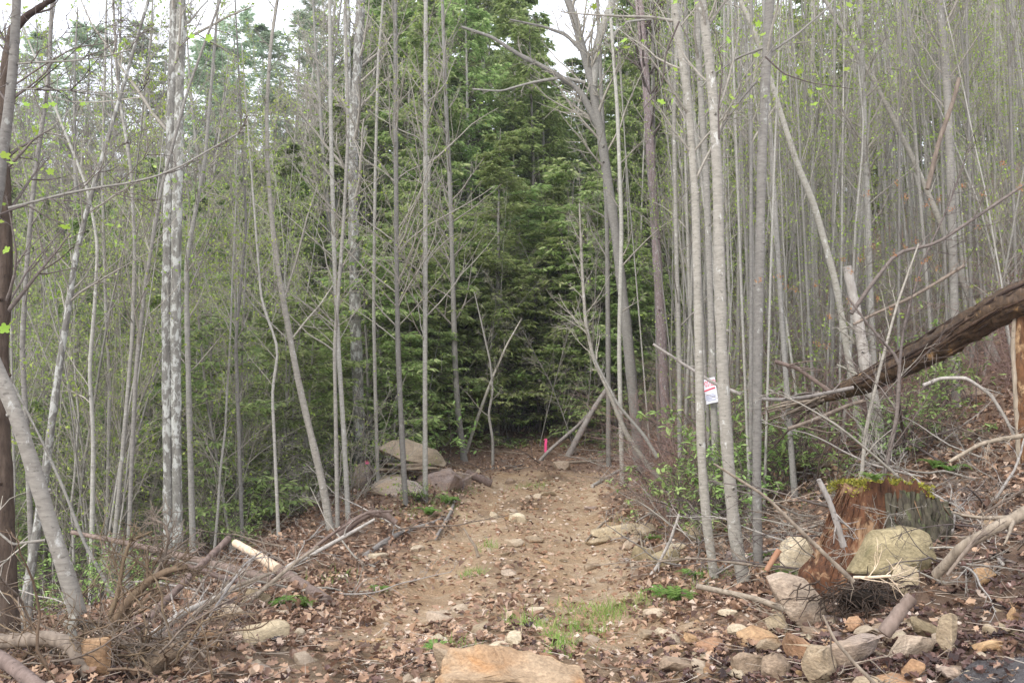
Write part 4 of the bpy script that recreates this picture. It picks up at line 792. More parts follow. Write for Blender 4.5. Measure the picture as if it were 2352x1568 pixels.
for i, (x, y, w, h, m, tx) in enumerate([(578, 1392, 70, 44, 'oliverock', 'brown boulder at the foot of the pale stripped log'), (522, 1425, 62, 32, 'palerock', 'pale stone left of the brown boulder by the log pile'), (592, 1480, 110, 42, 'tan', 'broad tan rock among wet leaves at the lower left'), (455, 1480, 90, 24, 'orangerock', 'flat orange stone below the poles at the lower left'), (212, 1560, 66, 92, 'orangerock', 'orange block caught in the roots at the lower left'), (362, 1550, 70, 70, 'tan', 'reddish slab sloping beside the root tangle'), (545, 1470, 40, 26, 'palerock', 'small pale stone touching the broad tan rock'), (470, 1580, 36, 26, 'orangerock', 'small pinkish stone at the lower left edge'), (750, 1495, 60, 14, 'tan', 'thin flat stone among wet leaves left of centre'), (640, 1415, 46, 12, 'palerock', 'thin whitish stone right of the brown boulder')]):
    rock(tx, x, y, w, h, m, 90 + i, .8, (0, RR.normal() * .15, RR.random()), .15)
# boulders left of the track end
BD = 17.5
rock('big tilted brown slab overhanging a dark hollow left of the track end', 945, 1066, 158, 62, 'mossrock', 111, .9, (0, .0, 0), .0, 'boulder', 'boulder', D=BD + .6, up=-.06, res=4, bev=.02, pts=[(-.5, -.3, .2), (-.42, .1, .32), (-.3, -.2, .5), (-.12, .2, .5), (.1, -.1, .38), (.3, -.2, .1), (.5, -.1, -.38), (.46, -.2, -.5), (.2, -.3, -.42), (-.1, -.4, -.22), (-.43, -.2, -.05), (.4, .4, -.4), (-.2, .4, .3), (.3, .4, .1)])
for i, (x, y, w, h, tx) in enumerate([(925, 1078, 110, 12, 'topmost thin mossy layer of stone under the overhanging slab'), (900, 1092, 90, 14, 'thin mossy stone layer below the topmost one under the slab'), (965, 1086, 80, 12, 'short mossy stone layer at the right under the slab'), (905, 1106, 70, 14, 'lowest mossy stone layer under the slab')]):
    rock(tx, x, y, w, h, 'mossrock', 120 + i, .8, (0, -.05, RR.random() * .4), .0, 'ledge_stone', 'rock', D=BD + .3, box=.85, up=.03)
for i, (x, y, w, h, tx) in enumerate([(1015, 1125, 110, 50, 'rounded purplish grey boulder right of the layered stones'), (905, 1140, 120, 46, 'large smooth purplish boulder below the layered stones'), (1050, 1118, 60, 36, 'small grey boulder near the left end of the track top'), (765, 1115, 90, 50, 'grey boulder in the brush left of the layered stones'), (830, 1120, 60, 60, 'brown boulder behind thin stems left of the layered stones'), (850, 1075, 70, 30, 'reddish earthy boulder left of the dark hollow')]):
    rock(tx, x, y, w, h, 'greyrock', 130 + i, .95, (0, RR.normal() * .1, RR.random()), .25, 'boulder', 'boulder', npt=16, res=3, box=.15, chips=.03)
# ledges on the right verge
for i, (x, y, w, h, m, r, tx) in enumerate([(1420, 1232, 120, 26, 'tan', -.28, 'long tilted slab jutting from the right bank of the track'), (1375, 1252, 60, 18, 'tan', -.3, 'lower end slab jutting from the right bank'), (1478, 1235, 60, 30, 'tan', -.5, 'upright tan stone behind the jutting slab'), (1478, 1290, 46, 34, 'oliverock', .2, 'brown stone below the jutting slab on the right bank'), (1532, 1310, 70, 46, 'oliverock', -.4, 'dark rounded rock over a small hollow on the right verge'), (1560, 1265, 50, 16, 'palerock', 0, 'pale flat stone above the dark rounded rock'), (1450, 1262, 26, 34, 'palerock', .6, 'small pale stone standing beneath the jutting slab'), (1600, 1240, 50, 40, 'tan', .1, 'tan rock behind the leftmost pale stem'), (1880, 1085, 120, 34, 'oliverock', -.12, 'long greenish rock on the slope above the mossy stump'), (1690, 1285, 40, 24, 'greyrock', 0, 'small grey rock behind the foot of the pale trio'), (2230, 915, 90, 36, 'palerock', -.2, 'pale pinkish boulder on the slope under the rotten log'), (1505, 955, 60, 30, 'greyrock', 0, 'grey rock on the slope right of the crossed poles'), (2290, 1210, 60, 20, 'tan', 0, 'tan stone on the bank right of the stump')]):
    rock(tx, x, y, w, h, m, 150 + i, .7, (0, r, RR.normal() * .2), .15, box=.7)
# scattered small rocks
RP = [rock_mesh(300 + i, [(1, .8, .5), (1, .7, .35), (.9, .9, .7), (1, .5, .3)][i % 4], M[['tan', 'orangerock', 'palerock', 'tan', 'orangerock', 'greyrock', 'palerock', 'orangerock'][i % 8]], res=1, npt=11) for i in range(16)]
rng = RNG(21); cnt = 0
while cnt < 275:
    z_ = rng.random()
    if z_ < .5: px, py, tx = rng.uniform(*((1350, 2352) if rng.random() < .45 else (1620, 2120))), rng.uniform(1400, 1580), 'small angular sandstone chunk in the rubble at the near right'
    elif z_ < .7: px, py, tx = rng.uniform(450, 1350), rng.uniform(1390, 1575), 'small angular stone among the wet leaves across the near ground'
    elif z_ < .9: px, py, tx = rng.normal(1200, 130), rng.uniform(1085, 1390), 'small stone embedded in the dirt of the track'
    else: px, py, tx = rng.uniform(1430, 1600), rng.uniform(1180, 1380), 'small stone on the right verge below the jutting slabs'
    p = gp(px, py); s = (13 + 28 * rng.random() ** 2.0) * (1.6 if py > 1450 else 1) / F * p[1]
    if z_ > .7: s *= .8
    o = obj('stone', RP[rng.integers(0, 16)], loc=p + V3(0, 0, s * .05), rot=(rng.normal() * .25, rng.normal() * .25, rng.random() * 6.28), scale=(s, s * (.7 + .4 * rng.random()), s * (.6 + .5 * rng.random())))
    tag(o, tx, 'stone', tx.replace('small', 'stones:').replace('stones: angular', 'stones:')); cnt += 1

# ------------------------------------------------------------------ stump
def stump():
    D = gd(2072, 1332); c = at(2040, 1330, D + .75); g = float(HT(c[0], c[1])); base = V3(c[0], c[1], at(2040, 1338, D)[2] - .05)
    Hh = at(2040, 1118, D + .3)[2] - base[2]; Rr = 150 / F * D * .98
    t = thing('tree_stump', 'broken rotten stump with moss on top and red crumbling wood', 'stump', base)
    na, nh = 150, 40; a = np.linspace(0, 2 * np.pi, na, endpoint=False); h = np.linspace(-.25, 1, nh)
    A, Hx = np.meshgrid(a, h, indexing='ij'); Hc = np.clip(Hx, 0, 1)
    leftw = np.clip(-np.cos(A) * .8 - np.sin(A) * .25, 0, 1)
    rad = Rr * (.86 + .10 * np.cos(A) + .62 * (1 - Hc) ** 1.6 * leftw ** .8 + .16 * (1 - Hc) ** 2)
    rad = rad * (1 + .10 * vn(A * 5 + np.sin(Hc * 3), Hc * 1.2, 3) + .09 * vn(A * 16, Hc * 2.5, 4) + .05 * vn(A * 40, Hc * 5, 5))
    prof = lambda a_: 1 - .30 * sst(.25, 1, np.cos(a_)) + .12 * vn(a_ * 3, a_ * 0, 8) + .10 * vn(a_ * 11, a_ * 0, 18)
    top = 1 + (prof(A[:, -1])[:, None] - 1) * Hc
    z = Hx * Hh * top + .06 * np.cos(A) * Hc * 0
    X = rad * np.cos(A) - .05 * Hh * 0 ; Y = rad * np.sin(A) * .75
    mb = MB(); i = np.arange(na)[:, None] * nh; j = np.arange(nh - 1)[None]; i2 = ((np.arange(na) + 1) % na)[:, None] * nh
    mb.add(np.stack([X, Y, z], -1).reshape(-1, 3), np.stack([i + j, i2 + j, i2 + j + 1, i + j + 1], -1).reshape(-1, 4))
    ring = np.stack([X[:, -1], Y[:, -1], z[:, -1]], -1); rg = [ring]; 
    for q in (.75, .45, .15): rr = ring * V3(q, q, 1); rr[:, 2] = ring[:, 2] * .3 + Hh * .7 - .01 + .05 * vn(rr[:, 0] * 14, rr[:, 1] * 14, 9) - .03; rg.append(rr)
    V = np.concatenate(rg); ii = np.arange(na); f = np.concatenate([np.stack([k * na + ii, k * na + (ii + 1) % na, (k + 1) * na + (ii + 1) % na, (k + 1) * na + ii], -1) for k in range(3)]); mb.add(V, f)
    cc = np.vstack([rg[-1], [[0, 0, Hh]]]); mb.add(cc, np.stack([ii, (ii + 1) % na, np.full(na, na)], -1))
    obj('rotten_wood', mb.mesh('rotten_wood', M['rot']), t)
    # bark plates on the front right, each ridge proud
    sr = RNG(3)
    for p_ in range(34):
        a0 = math.radians(-104 + p_ * 3.2 + sr.normal() * .6); zz0 = .0 + .12 * sr.random(); zz1 = (.98 - .08 * sr.random()) * (1 - .28 * max(0, math.cos(a0) - .25)); n = 12
        hh = np.linspace(zz0, zz1, n); aa = a0 + .05 * np.sin(hh * 5 + p_) 
        r_ = Rr * (.86 + .10 * np.cos(aa) + .16 * (1 - hh) ** 2 + .62 * (1 - hh) ** 1.6 * np.clip(-np.cos(aa) * .8 - np.sin(aa) * .25, 0, 1) ** .8) * 1.03
        P = np.stack([r_ * np.cos(aa), r_ * np.sin(aa) * .75, hh * Hh], -1)
        bm_ = MB(); tubes(bm_, P, (.024 + .010 * sr.normal(size=n)) * (1 + .25 * sr.normal(size=n)) * np.sin(np.linspace(.7, 2.5, n)) * Rr / .42, 7, cap=True)
        obj('bark_plate', bm_.mesh('bark_plate', M['stumpbark']), t)
    # moss
    mm = MB(); K = 5200; rr = np.sqrt(sr.random(K)) * Rr * .95; an = sr.random(K) * 6.28
    keep = vn(np.cos(an) * rr * 6 + 3, np.sin(an) * rr * 6, 12) > -.15; rr = rr[keep]; an = an[keep]
    C = np.stack([rr * np.cos(an), rr * np.sin(an) * .72, Hh * (.7 + .3 * prof(an) + .7 * (prof(an) - 1) * (rr / Rr > .8)) + .01 + .05 * vn(rr * np.cos(an) * 14, rr * np.sin(an) * 14, 9) * (rr / Rr < .8) - .08 * (rr / Rr > .88) * sr.random(len(rr))], -1); leafquads(mm, C, .022, sr, flat=1.2)
    o = obj('moss', mm.mesh('moss', M['moss']), t); o['kind'] = 'stuff'
    # hanging fibres of the rotten side
    fb = MB(); K = 260; an = math.pi + sr.normal(size=K) * .75; hh = .1 + .85 * sr.random(K)
    r_ = Rr * (.86 + .10 * np.cos(an) + .62 * (1 - hh) ** 1.6 * np.clip(-np.cos(an) * .8 - np.sin(an) * .25, 0, 1) ** .8 + .16 * (1 - hh) ** 2) * 1.02
    b = np.stack([r_ * np.cos(an), r_ * np.sin(an) * .75, hh * Hh], -1); d = np.stack([np.cos(an) * .5, np.sin(an) * .4, -np.ones(K)], -1)
    tubes(fb, grow(b, d, .07 + .16 * sr.random(K), 4, .1, -.05, sr), taper(np.full(K, .008), 4, .3), 3); o = obj('wood_fibre', fb.mesh('wood_fibre', M['rot']), t); o['kind'] = 'stuff'
    return D
STD = stump()
# root mat below the stump; hollow is a lump of dark soil with shade in its colour
def hollow():
    p = gp(2010, 1400); t = thing('root_plate', 'dark matted root clump hanging over a black hollow below the stump', 'roots', p)
    sr = RNG(14); mb = MB(); K = 260; b = sr.normal(size=(K, 3)) * V3(.16, .06, .05) + V3(-.02, .12, .10); d = sr.normal(size=(K, 3)) * V3(1, .5, .35) + V3(0, -.5, -.3)
    tubes(mb, grow(b, d, .12 + .25 * sr.random(K), 6, .3, -.08, sr), taper(.004 + .004 * sr.random(K), 6, .4), 4); obj('rootlets', mb.mesh('rootlets', M['dark']), t)['kind'] = 'stuff'
    obj('shaded_soil_clod', rock_mesh(71, (.42, .3, .2), M['hole'], res=3, chips=.05, npt=24), t, loc=(0, .12, .05))  # solid lump, its blackness stands in for the shade of the hollow
hollow()

# ------------------------------------------------------------------ broken tree (right edge)
def broken_tree():
    D0 = 8.6; pts = [(1850, 925, 11.0, 14), (1925, 902, 10.8, 34), (1985, 878, 10.4, 52), (2060, 842, 10.0, 64), (2150, 797, 9.6, 74), (2240, 742, 9.2, 82), (2325, 694, 8.8, 88), (2420, 655, 8.5, 92), (2560, 600, 8.2, 96)]
    P = np.array([at(a, b, d) for a, b, d, w in pts]); R = np.array([w * .88 / 2 / F * d for a, b, d, w in pts])
    base = gp(2350, 1000); base = V3(at(2350, 990, 8.8)[0], 8.8, float(HT(at(2350, 990, 8.8)[0], 8.8))); t = thing('broken_tree', 'snapped rotten tree trunk hinged at the right edge, wet and orange brown', 'fallen tree', base); sr = RNG(31)
    E, Er = resample(P, R, 70); mb = MB(); Er2 = Er * (1 + .04 * sr.normal(size=70)); Q = E[None].copy()
    tubes(mb, Q, Er2[None], 40, cap=True, rough=.05, rng=sr); obj('trunk', mb.mesh('trunk', M['wetwood'], org=base), t)
    # long fibrous ridges on it
    for q in range(48):
        i0 = sr.integers(8, 50); L_ = sr.integers(10, 24); a = sr.random() * 6.28; seg = E[i0:i0 + L_]; T = nrm(seg[-1] - seg[0]); N = nrm(np.cross(T, V3(0, 0, 1))); B = np.cross(T, N)
        P_ = seg + (N * math.cos(a) + B * math.sin(a)) * (Er[i0:i0 + L_] * (.98 + .12 * sr.random() * np.linspace(-.2, 1, len(seg)) ** 2))[:, None] + np.cumsum(sr.normal(size=(len(seg), 3)) * .003, 0); rb = MB(); tubes(rb, P_, (.009 + .012 * sr.random()) * np.sin(np.linspace(.2, 2.9, len(seg))) + .002, 5)
        obj('bark_strip', rb.mesh('bark_strip', M['dark' if q % 2 else 'wetwood'], org=base), t)
    # splintered thin end
    for q in range(22):
        s0 = E[4] + sr.normal(size=3) * V3(.06, .06, .05); d = nrm(E[0] - E[8]) + sr.normal(size=3) * .12; Lq = .35 + .9 * sr.random(); G_ = grow(s0[None], d[None], np.array([Lq]), 8, .05, -.01, sr); rb = MB(); tubes(rb, G_, taper(np.array([.012 + .014 * sr.random()]), 8, .15), 5)
        obj('splinter', rb.mesh('splinter', M['dead' if q % 3 else 'dark'], org=base), t)
    # standing half it broke from
    S0 = np.array([at(2352, 1010, 8.8), at(2345, 900, 8.8), at(2338, 800, 8.8), at(2342, 712, 8.8)]); S0[0][2] = base[2] - .2
    for q, (dx, w) in enumerate([(0, .055), (.07, .05), (-.05, .03), (.14, .07), (.24, .09)]):
        E2, Er_ = resample(S0 + V3(dx, sr.normal() * .03, 0), np.linspace(w * 1.2, w * .7, 4), 24); rb = MB(); tubes(rb, E2, Er_ * (1 + .08 * sr.normal(size=24)), 8, cap=True); obj('stub_shard', rb.mesh('stub_shard', M['dead' if q in (2,) else 'rot'], org=base), t)
broken_tree()

# ------------------------------------------------------------------ logs, poles and sticks on the left
LD = gd(700, 1345)
pole('stripped_log', 'short log with its bark stripped to pale wood on the left pile', 'log', 'stripped', [(540, 1246), (600, 1280), (638, 1306)], 17, 23, [LD + .7, LD + .35, LD + .1], rough=.02, k=14)
pole('brown_log', 'brown log under the stripped one, running down to the right', 'log', 'brownlog', [(632, 1302), (690, 1342), (750, 1382)], 26, 30, [LD + .2, LD - .05, gd(750, 1392)], rough=.03, k=14)
pole('long_branch', 'long reddish dead pole lying across the left pile', 'branch', 'brownlog', [(165, 1222), (260, 1240), (360, 1262), (440, 1282), (540, 1308), (625, 1330)], 9, 22, [10, 9.8, 9.6, 9.4, 9.2, 9.1], side=4)
pole('long_branch', 'thinner dead pole just below the long reddish one', 'branch', 'brownlog', [(330, 1278), (430, 1298), (520, 1328), (600, 1342)], 10, 14, 9.0, side=2)
pole('cut_pole', 'straight brown pole rising right out of the lower left brush', 'pole', 'brownlog', [(300, 1465), (360, 1400), (430, 1330), (525, 1236)], 20, 15, [6.8, 7.0, 7.3, 7.8], k=10)
for i, (pts, w) in enumerate([([(400, 1500), (450, 1420), (540, 1360), (620, 1330)], 14), ([(340, 1480), (420, 1420), (500, 1385), (590, 1340)], 18), ([(430, 1505), (500, 1400), (560, 1310), (600, 1280)], 7), ([(555, 1405), (620, 1350), (680, 1300), (730, 1265)], 12), ([(330, 1500), (420, 1455), (510, 1400), (560, 1380)], 10), ([(380, 1450), (440, 1390), (470, 1340), (500, 1300)], 8), ([(620, 1330), (700, 1290), (790, 1240), (860, 1200)], 12), ([(560, 1262), (640, 1290), (740, 1302), (830, 1322)], 7), ([(350, 1440), (300, 1475), (260, 1500), (220, 1530)], 12), ([(690, 1290), (760, 1235), (840, 1185), (900, 1180)], 9)]):
    nm = ['thick grey branch second in the fan of poles on the left', 'grey branch lying lowest in the fan of poles', 'thin pale stick upright in the fan of poles', 'brown crooked branch under the stripped log', 'dark stick at the bottom of the fan of poles', 'short thin stick in the upper fan of poles', 'branch leading from the log pile up to the root on the bank', 'long thin dark branch crossing the stripped log', 'bent branch joining the fan of poles to the root tangle', 'forked thin branch left of the bank root'][i]
    Dd = [gd(*pts[0])] ; Dd = [Dd[0] + j * .25 for j in range(4)]
    pole('dead_branch', nm, 'branch', ['dead', 'deadgrey', 'deadgrey', 'dead', 'brownlog'][i % 5], pts, w, w * .55, Dd, side=8, L0=.5, lift=.04)
pole('curved_branch', 'long curved pale branch along the left edge of the track', 'branch', 'deadgrey', [(838, 1282), (880, 1250), (930, 1222), (990, 1205), (1022, 1190)], 13, 6, side=5, L0=.4)
pole('curved_branch', 'crooked pale branch curling up beside the left edge of the track', 'branch', 'deadgrey', [(1000, 1240), (1015, 1215), (1035, 1180), (1046, 1150)], 7, 8, side=2, L0=.3)
pole('bank_root', 'thick dark root arching over a hollow on the left bank', 'root', 'brownlog', [(775, 1232), (810, 1200), (850, 1178), (885, 1180), (910, 1200)], 22, 14, [gd(775, 1232)] * 5, side=6, L0=.3)
pole('rotten_log', 'short rotten brown log at the left end of the track top', 'log', 'brownlog', [(1070, 1085), (1100, 1098), (1128, 1112)], 16, 20, gd(1128, 1118), side=3, L0=.25)
pole('log', 'pale straight log end poking from the lower left leaves', 'log', 'deadgrey', [(375, 1488), (410, 1496), (440, 1500)], 15, 15, lift=.01)
pole('dark_stick', 'short dark stick standing up out of the track', 'stick', 'dead', [(1098, 1278), (1092, 1255), (1078, 1235), (1065, 1212)], 8, 4, gd(1098, 1280))
pole('bent_trunk', 'smooth pale pole lying level at the lower left edge', 'branch', 'dead', [(-40, 1474), (40, 1470), (110, 1464), (160, 1476), (205, 1550)], 36, 30, [4.9, 4.85, 4.8, 4.75, 4.7], k=14)
pole('dark_log', 'purplish dark log in the bottom left corner', 'log', 'brownlog', [(-30, 1495), (30, 1530), (90, 1580), (130, 1610)], 32, 34, [4.4, 4.2, 4.0, 3.9], k=14)
RD = 5.3
pole('dead_snag', 'dark upturned dead root branching upward behind the root tangle', 'root', 'root', [(232, 1480), (262, 1430), (300, 1375), (345, 1330), (385, 1310), (430, 1300)], 30, 12, RD, side=16, L0=.55, per2=5)
pole('dead_snag', 'slim dead root fork rising beside the upturned root', 'root', 'root', [(250, 1420), (272, 1360), (282, 1290), (300, 1240), (350, 1220)], 12, 5, RD, side=14, L0=.4, per2=5)
pole('dead_snag', 'bleached curling root tips above the upturned root', 'root', 'dead', [(345, 1340), (372, 1290), (388, 1240), (380, 1205), (350, 1190)], 10, 5, RD, side=16, L0=.35, per2=5)
def root_tangle(px, py, label, K=60, spread=.5, seed=1, D=None):
    p = gp(px, py) if D is None else at(px, py, D); t = thing('root_tangle', label, 'roots', p); sr = RNG(seed)
    for q in range(3):
        mb = MB(); k_ = K // 3; b = sr.normal(size=(k_, 3)) * V3(spread * .5, .12, .06) + V3(0, 0, .03); d = sr.normal(size=(k_, 3)) * V3(1.2, .5, .5) + V3(0, 0, .3)
        Ln = .25 + .6 * sr.random(k_); P = grow(b, d, Ln, 10, .2, -.04, sr); R = taper(.003 + .007 * sr.random(k_), 10, .25); tubes(mb, P, R, 5)
        b, d, s, r, idx = attach(P, R, 5, .2, 1, 30, 80, sr); P2 = grow(b, d, Ln[idx] * .4, 6, .3, -.03, sr); tubes(mb, P2, taper(np.maximum(r * .6, .003), 6, .4), 3)
        obj('root', mb.mesh('root', M[['root', 'dead', 'root'][q]]), t)['kind'] = 'stuff'
root_tangle(200, 1520, 'tangle of curling brown roots at the foot of the leaning trunk', 66, .7, 5)
root_tangle(330, 1540, 'low mat of fine roots right of the curling root tangle', 30, .45, 6)
root_tangle(90, 1560, 'sparse brown roots in the bottom left corner', 24, .5, 7)
# right side sticks
for i, (pts, w, D, m, lb) in enumerate([
    ([(2400, 1150), (2340, 1185), (2280, 1215), (2210, 1255), (2150, 1320)], (30, 22), [5.6, 5.6, 5.6, 5.7, 5.9], 'dead', 'thick weathered branch sloping in from the right edge behind the olive boulder'),
    ([(1890, 1412), (1918, 1470), (1960, 1520), (2030, 1590)], (5, 9), 3.9, 'dead', 'thin stick leaning across the ridged rock at the near right'),
    ([(1640, 1065), (1760, 1140), (1830, 1210), (1960, 1335)], (5, 11), 5.9, 'dead', 'long thin stick leaning from the trio down to the stump foot'),
    ([(1880, 1100), (1905, 1150), (1925, 1210), (1938, 1255)], (11, 15), 5.7, 'deadgrey', 'pale stick leaning against the rotten side of the stump'),
    ([(2175, 1320), (2210, 1275), (2240, 1240), (2265, 1220)], (7, 11), 5.0, 'dead', 'pale stick propped on the bank right of the olive boulder'),
    ([(1600, 1345), (1680, 1362), (1740, 1375), (1800, 1398)], (12, 14), 5.2, 'dead', 'grey branch lying at the foot of the pale trio'),
    ([(2030, 1455), (2070, 1400), (2095, 1370)], (34, 26), 4.7, 'brownlog', 'stubby wet dark log in the leaves below the olive boulder'),
    ([(1760, 1310), (1775, 1285), (1790, 1262)], (12, 14), 5.5, 'orange', 'short orange broken stick at the foot of the trio'),
    ([(1960, 1325), (2000, 1325), (2045, 1322)], (6, 7), 5.2, 'stripped', 'small pale stick under the olive boulder'),
    ([(1530, 1015), (1560, 1022), (1595, 1010)], (7, 8), None, 'orange', 'orange stripped branch low behind the pale trio'),
    ([(1440, 1020), (1500, 1015), (1580, 1018)], (6, 7), None, 'orange', 'reddish thin log stacked left of the orange branch'),
    ([(1500, 790), (1560, 830), (1640, 880), (1700, 905)], (6, 9), 11, 'deadgrey', 'thin pale branch slanting behind the leftmost pale stem'),
    ([(1780, 830), (1830, 845), (1880, 880), (1915, 905)], (9, 11), 10.4, 'brownlog', 'brown stick slanting into the thin end of the rotten log'),
    ([(1730, 915), (1790, 918), (1850, 912), (1960, 890)], (8, 9), 10.3, 'deadgrey', 'long grey stick lying level left of the rotten log'),
    ([(1810, 985), (1880, 960), (1950, 930), (1985, 920)], (9, 9), 9.8, 'dead', 'grey sliver lying under the thin end of the rotten log'),
    ([(1345, 1245), (1380, 1208), (1440, 1165), (1505, 1125)], (5, 8), None, 'dead', 'thin forked branch reaching over the right edge of the track'),
    ([(1560, 1180), (1540, 1240), (1510, 1300), (1495, 1320)], (6, 9), gd(1495, 1322), 'deadgrey', 'thin curved stem over the dark rounded rock'),
    ([(1180, 1080), (1280, 1065), (1400, 1058), (1480, 1062)], (4, 6), None, 'dead', 'long thin branch lying across the top of the track'),
    ([(1360, 1120), (1420, 1085), (1500, 1070)], (8, 9), None, 'deadgrey', 'pale pole lying at the upper right of the track'),
    ([(2352, 1000), (2290, 1010), (2250, 1020), (2180, 1060)], (11, 8), 8.0, 'dead', 'forked brown branch at the right edge under the rotten log')]):
    pole('stick', lb, 'stick', m, pts, w[0], w[1], D, side=0 if m == 'orange' or w[0] > 30 else 5, L0=.45)

# scattered fallen branches (copies)
BR = []
for i in range(8):
    sr = RNG(500 + i); mb = MB(); E = grow(np.zeros((1, 3)), V3(1, 0, .12)[None], np.array([1.7]), 14, .09, -.02, sr)[0]; Er = np.linspace(.014, .004, 14); tubes(mb, E, Er, 6, cap=True)
    b2, _ = woody(E, Er, sr, 9, .1, .75, (25, 60), 3, 1, minr=.0028, rscale=.6, lift=-.01); mb.add(np.concatenate(b2.v), np.concatenate(b2.f[4])); BR.append(mb.mesh('fallen_branch', M[['dead', 'deadgrey', 'twig', 'twigdark'][i % 4]]))
rng = RNG(41); cnt = 0
while cnt < 290:
    z_ = rng.random()
    if z_ < .62: px, py, tx = rng.uniform(1400, 2352), rng.uniform(985, 1330), 'fallen twiggy branch in the brush on the right bank'
    elif z_ < .9: px, py, tx = rng.uniform(150, 1000), rng.uniform(1130, 1420), 'fallen twiggy branch in the brush left of the track'
    else: px, py, tx = rng.uniform(1090, 1500), rng.uniform(1010, 1110), 'fallen twiggy branch on the leaf bank at the track end'
    p = gp(px, py)
    if float(trackm(p[0], p[1])) > .4: continue
    o = obj('fallen_branch', BR[rng.integers(0, 8)], loc=p + V3(0, 0, .03), rot=(rng.random() * 6.28, -.1 + rng.normal() * .22, rng.random() * 6.28), scale=.5 + .7 * rng.random()); 
    if z_ < .62: tx = ('twiggy dead branch on the bank ' if py > 1150 else 'fallen twiggy branch on the upper bank ') + [(1560, 'near the jutting slab'), (1700, 'around the pale trio'), (1850, 'between the trio and the stump'), (2060, 'near the stump'), (2200, 'right of the stump'), (9999, 'at the right edge')][[px < q for q in (1560, 1700, 1850, 2060, 2200, 9999)].index(True)][1]
    elif z_ < .9: tx = 'fallen twiggy branch ' + ('behind the log pile' if px < 560 and py < 1290 else 'in the log pile' if px < 560 else 'by the leaning pale sapling' if px < 790 else 'below the layered stones')
    o['label'] = tx
    tag(o, tx, 'branch', tx.replace('branch', 'branches', 1)); cnt += 1

# ------------------------------------------------------------------ sign, ribbons
def sign():
    D = SIGNTREE_D - .12; r = Matrix.Rotation(math.radians(58), 3, 'Z')
    c = at(1631, 897, D); t = thing('posted_sign', 'white posted sign with red lettering bent around the shaded grey stem', 'sign', c)
    w, h = .22, 58 / F * D; n = 10
    xs = np.linspace(-w / 2, w / 2, n); mb = MB()
    yy = lambda x: .25 * x * x * 4
    v = [];
    for s_ in (0, -.004):
        for x in xs:
            for z in (-h / 2, h / 2): v.append((x, yy(x) + s_, z))
    f = []
    for i in range(n - 1):
        a = 2 * i; f.append((a, a + 1, a + 3, a + 2)); b = 2 * n + a; f.append((b, b + 2, b + 3, b + 1))
    f += [(0, 2 * n, 2 * n + 1, 1), (2 * n - 2, 2 * n - 1, 4 * n - 1, 4 * n - 2)]
    f += [(2 * i, 2 * i + 2, 2 * n + 2 * i + 2, 2 * n + 2 * i) for i in range(n - 1)] + [(2 * i + 1, 2 * n + 2 * i + 1, 2 * n + 2 * i + 3, 2 * i + 3) for i in range(n - 1)]
    mb.add(v, f); obj('panel', mb.mesh('panel', M['signwhite'], smooth=False), t)
    def text(s, size, z, m):
        cu = bpy.data.curves.new('t', 'FONT'); cu.body = s; cu.size = size; cu.align_x = 'CENTER'; cu.align_y = 'CENTER'; cu.resolution_u = 2; cu.extrude = .0008
        o = bpy.data.objects.new('t', cu); COL.objects.link(o); dg = bpy.context.evaluated_depsgraph_get(); me = bpy.data.meshes.new_from_object(o.evaluated_get(dg)); bpy.data.objects.remove(o)
        for vv in me.vertices: x, y, zz = vv.co; vv.co = (x * .82, yy(x * .82) - .006 - zz, y * 1.5 + z)
        me.materials.clear(); me.materials.append(M[m]); obj('lettering', me, t)
    text('POSTED', .078, h * .28, 'signred')
    bar = MB(); bar.add([(-.1, -.006, h * .06), (.1, -.006, h * .10), (.1, -.006, h * .05), (-.1, -.006, h * .01)], [(0, 1, 2, 3)]); 
    obj('print_bar', bar.mesh('print_bar', M['signred']), t)
    for k, (x0, x1, zz) in enumerate([(-.09, .06, -.16), (-.10, .09, -.22), (-.08, .08, -.27), (-.1, .03, -.32), (-.06, .09, -.38)]):
        lb_ = MB(); lb_.add([(x0, -.006, h * zz), (x1, -.004, h * (zz + .01)), (x1, -.004, h * (zz - .014)), (x0, -.006, h * (zz - .022))], [(0, 1, 2, 3)]); obj('print_line', lb_.mesh('print_line', M['signblue']), t)
    t.rotation_euler = (0, math.radians(-9), math.radians(-56))
sign()
def ribbon(px, py, hpx, label, D=None):
    D = D or gd(px, py + hpx); p = at(px, py + hpx, D); t = thing('marker_flag', label, 'flag', p); hh = hpx / F * D; mb = MB(); sr = RNG(int(px))
    z = np.linspace(hh, .1 * hh, 8); x = np.cumsum(sr.normal(size=8)) * .01 - .01; y = np.cumsum(sr.normal(size=8)) * .012
    v = np.stack([np.r_[x - .035, x + .03], np.r_[y, y + .025], np.r_[z, z + .01]], -1); i = np.arange(7); mb.add(v, np.stack([i, i + 8, i + 9, i + 1], -1)); obj('ribbon', mb.mesh('ribbon', M['pink']), t)
    sb = MB(); tubes(sb, np.array([(.03, 0, -.1), (.03, .01, hh * .5), (.0, 0, hh)]), np.array([.006, .005, .004]), 5); obj('stake', sb.mesh('stake', M['dead']), t)
ribbon(1253, 1008, 42, 'bright pink ribbon flag on the red leaf bank')
ribbon(843, 1058, 9, 'small pink ribbon in the brush left of the layered stones', 16.5)

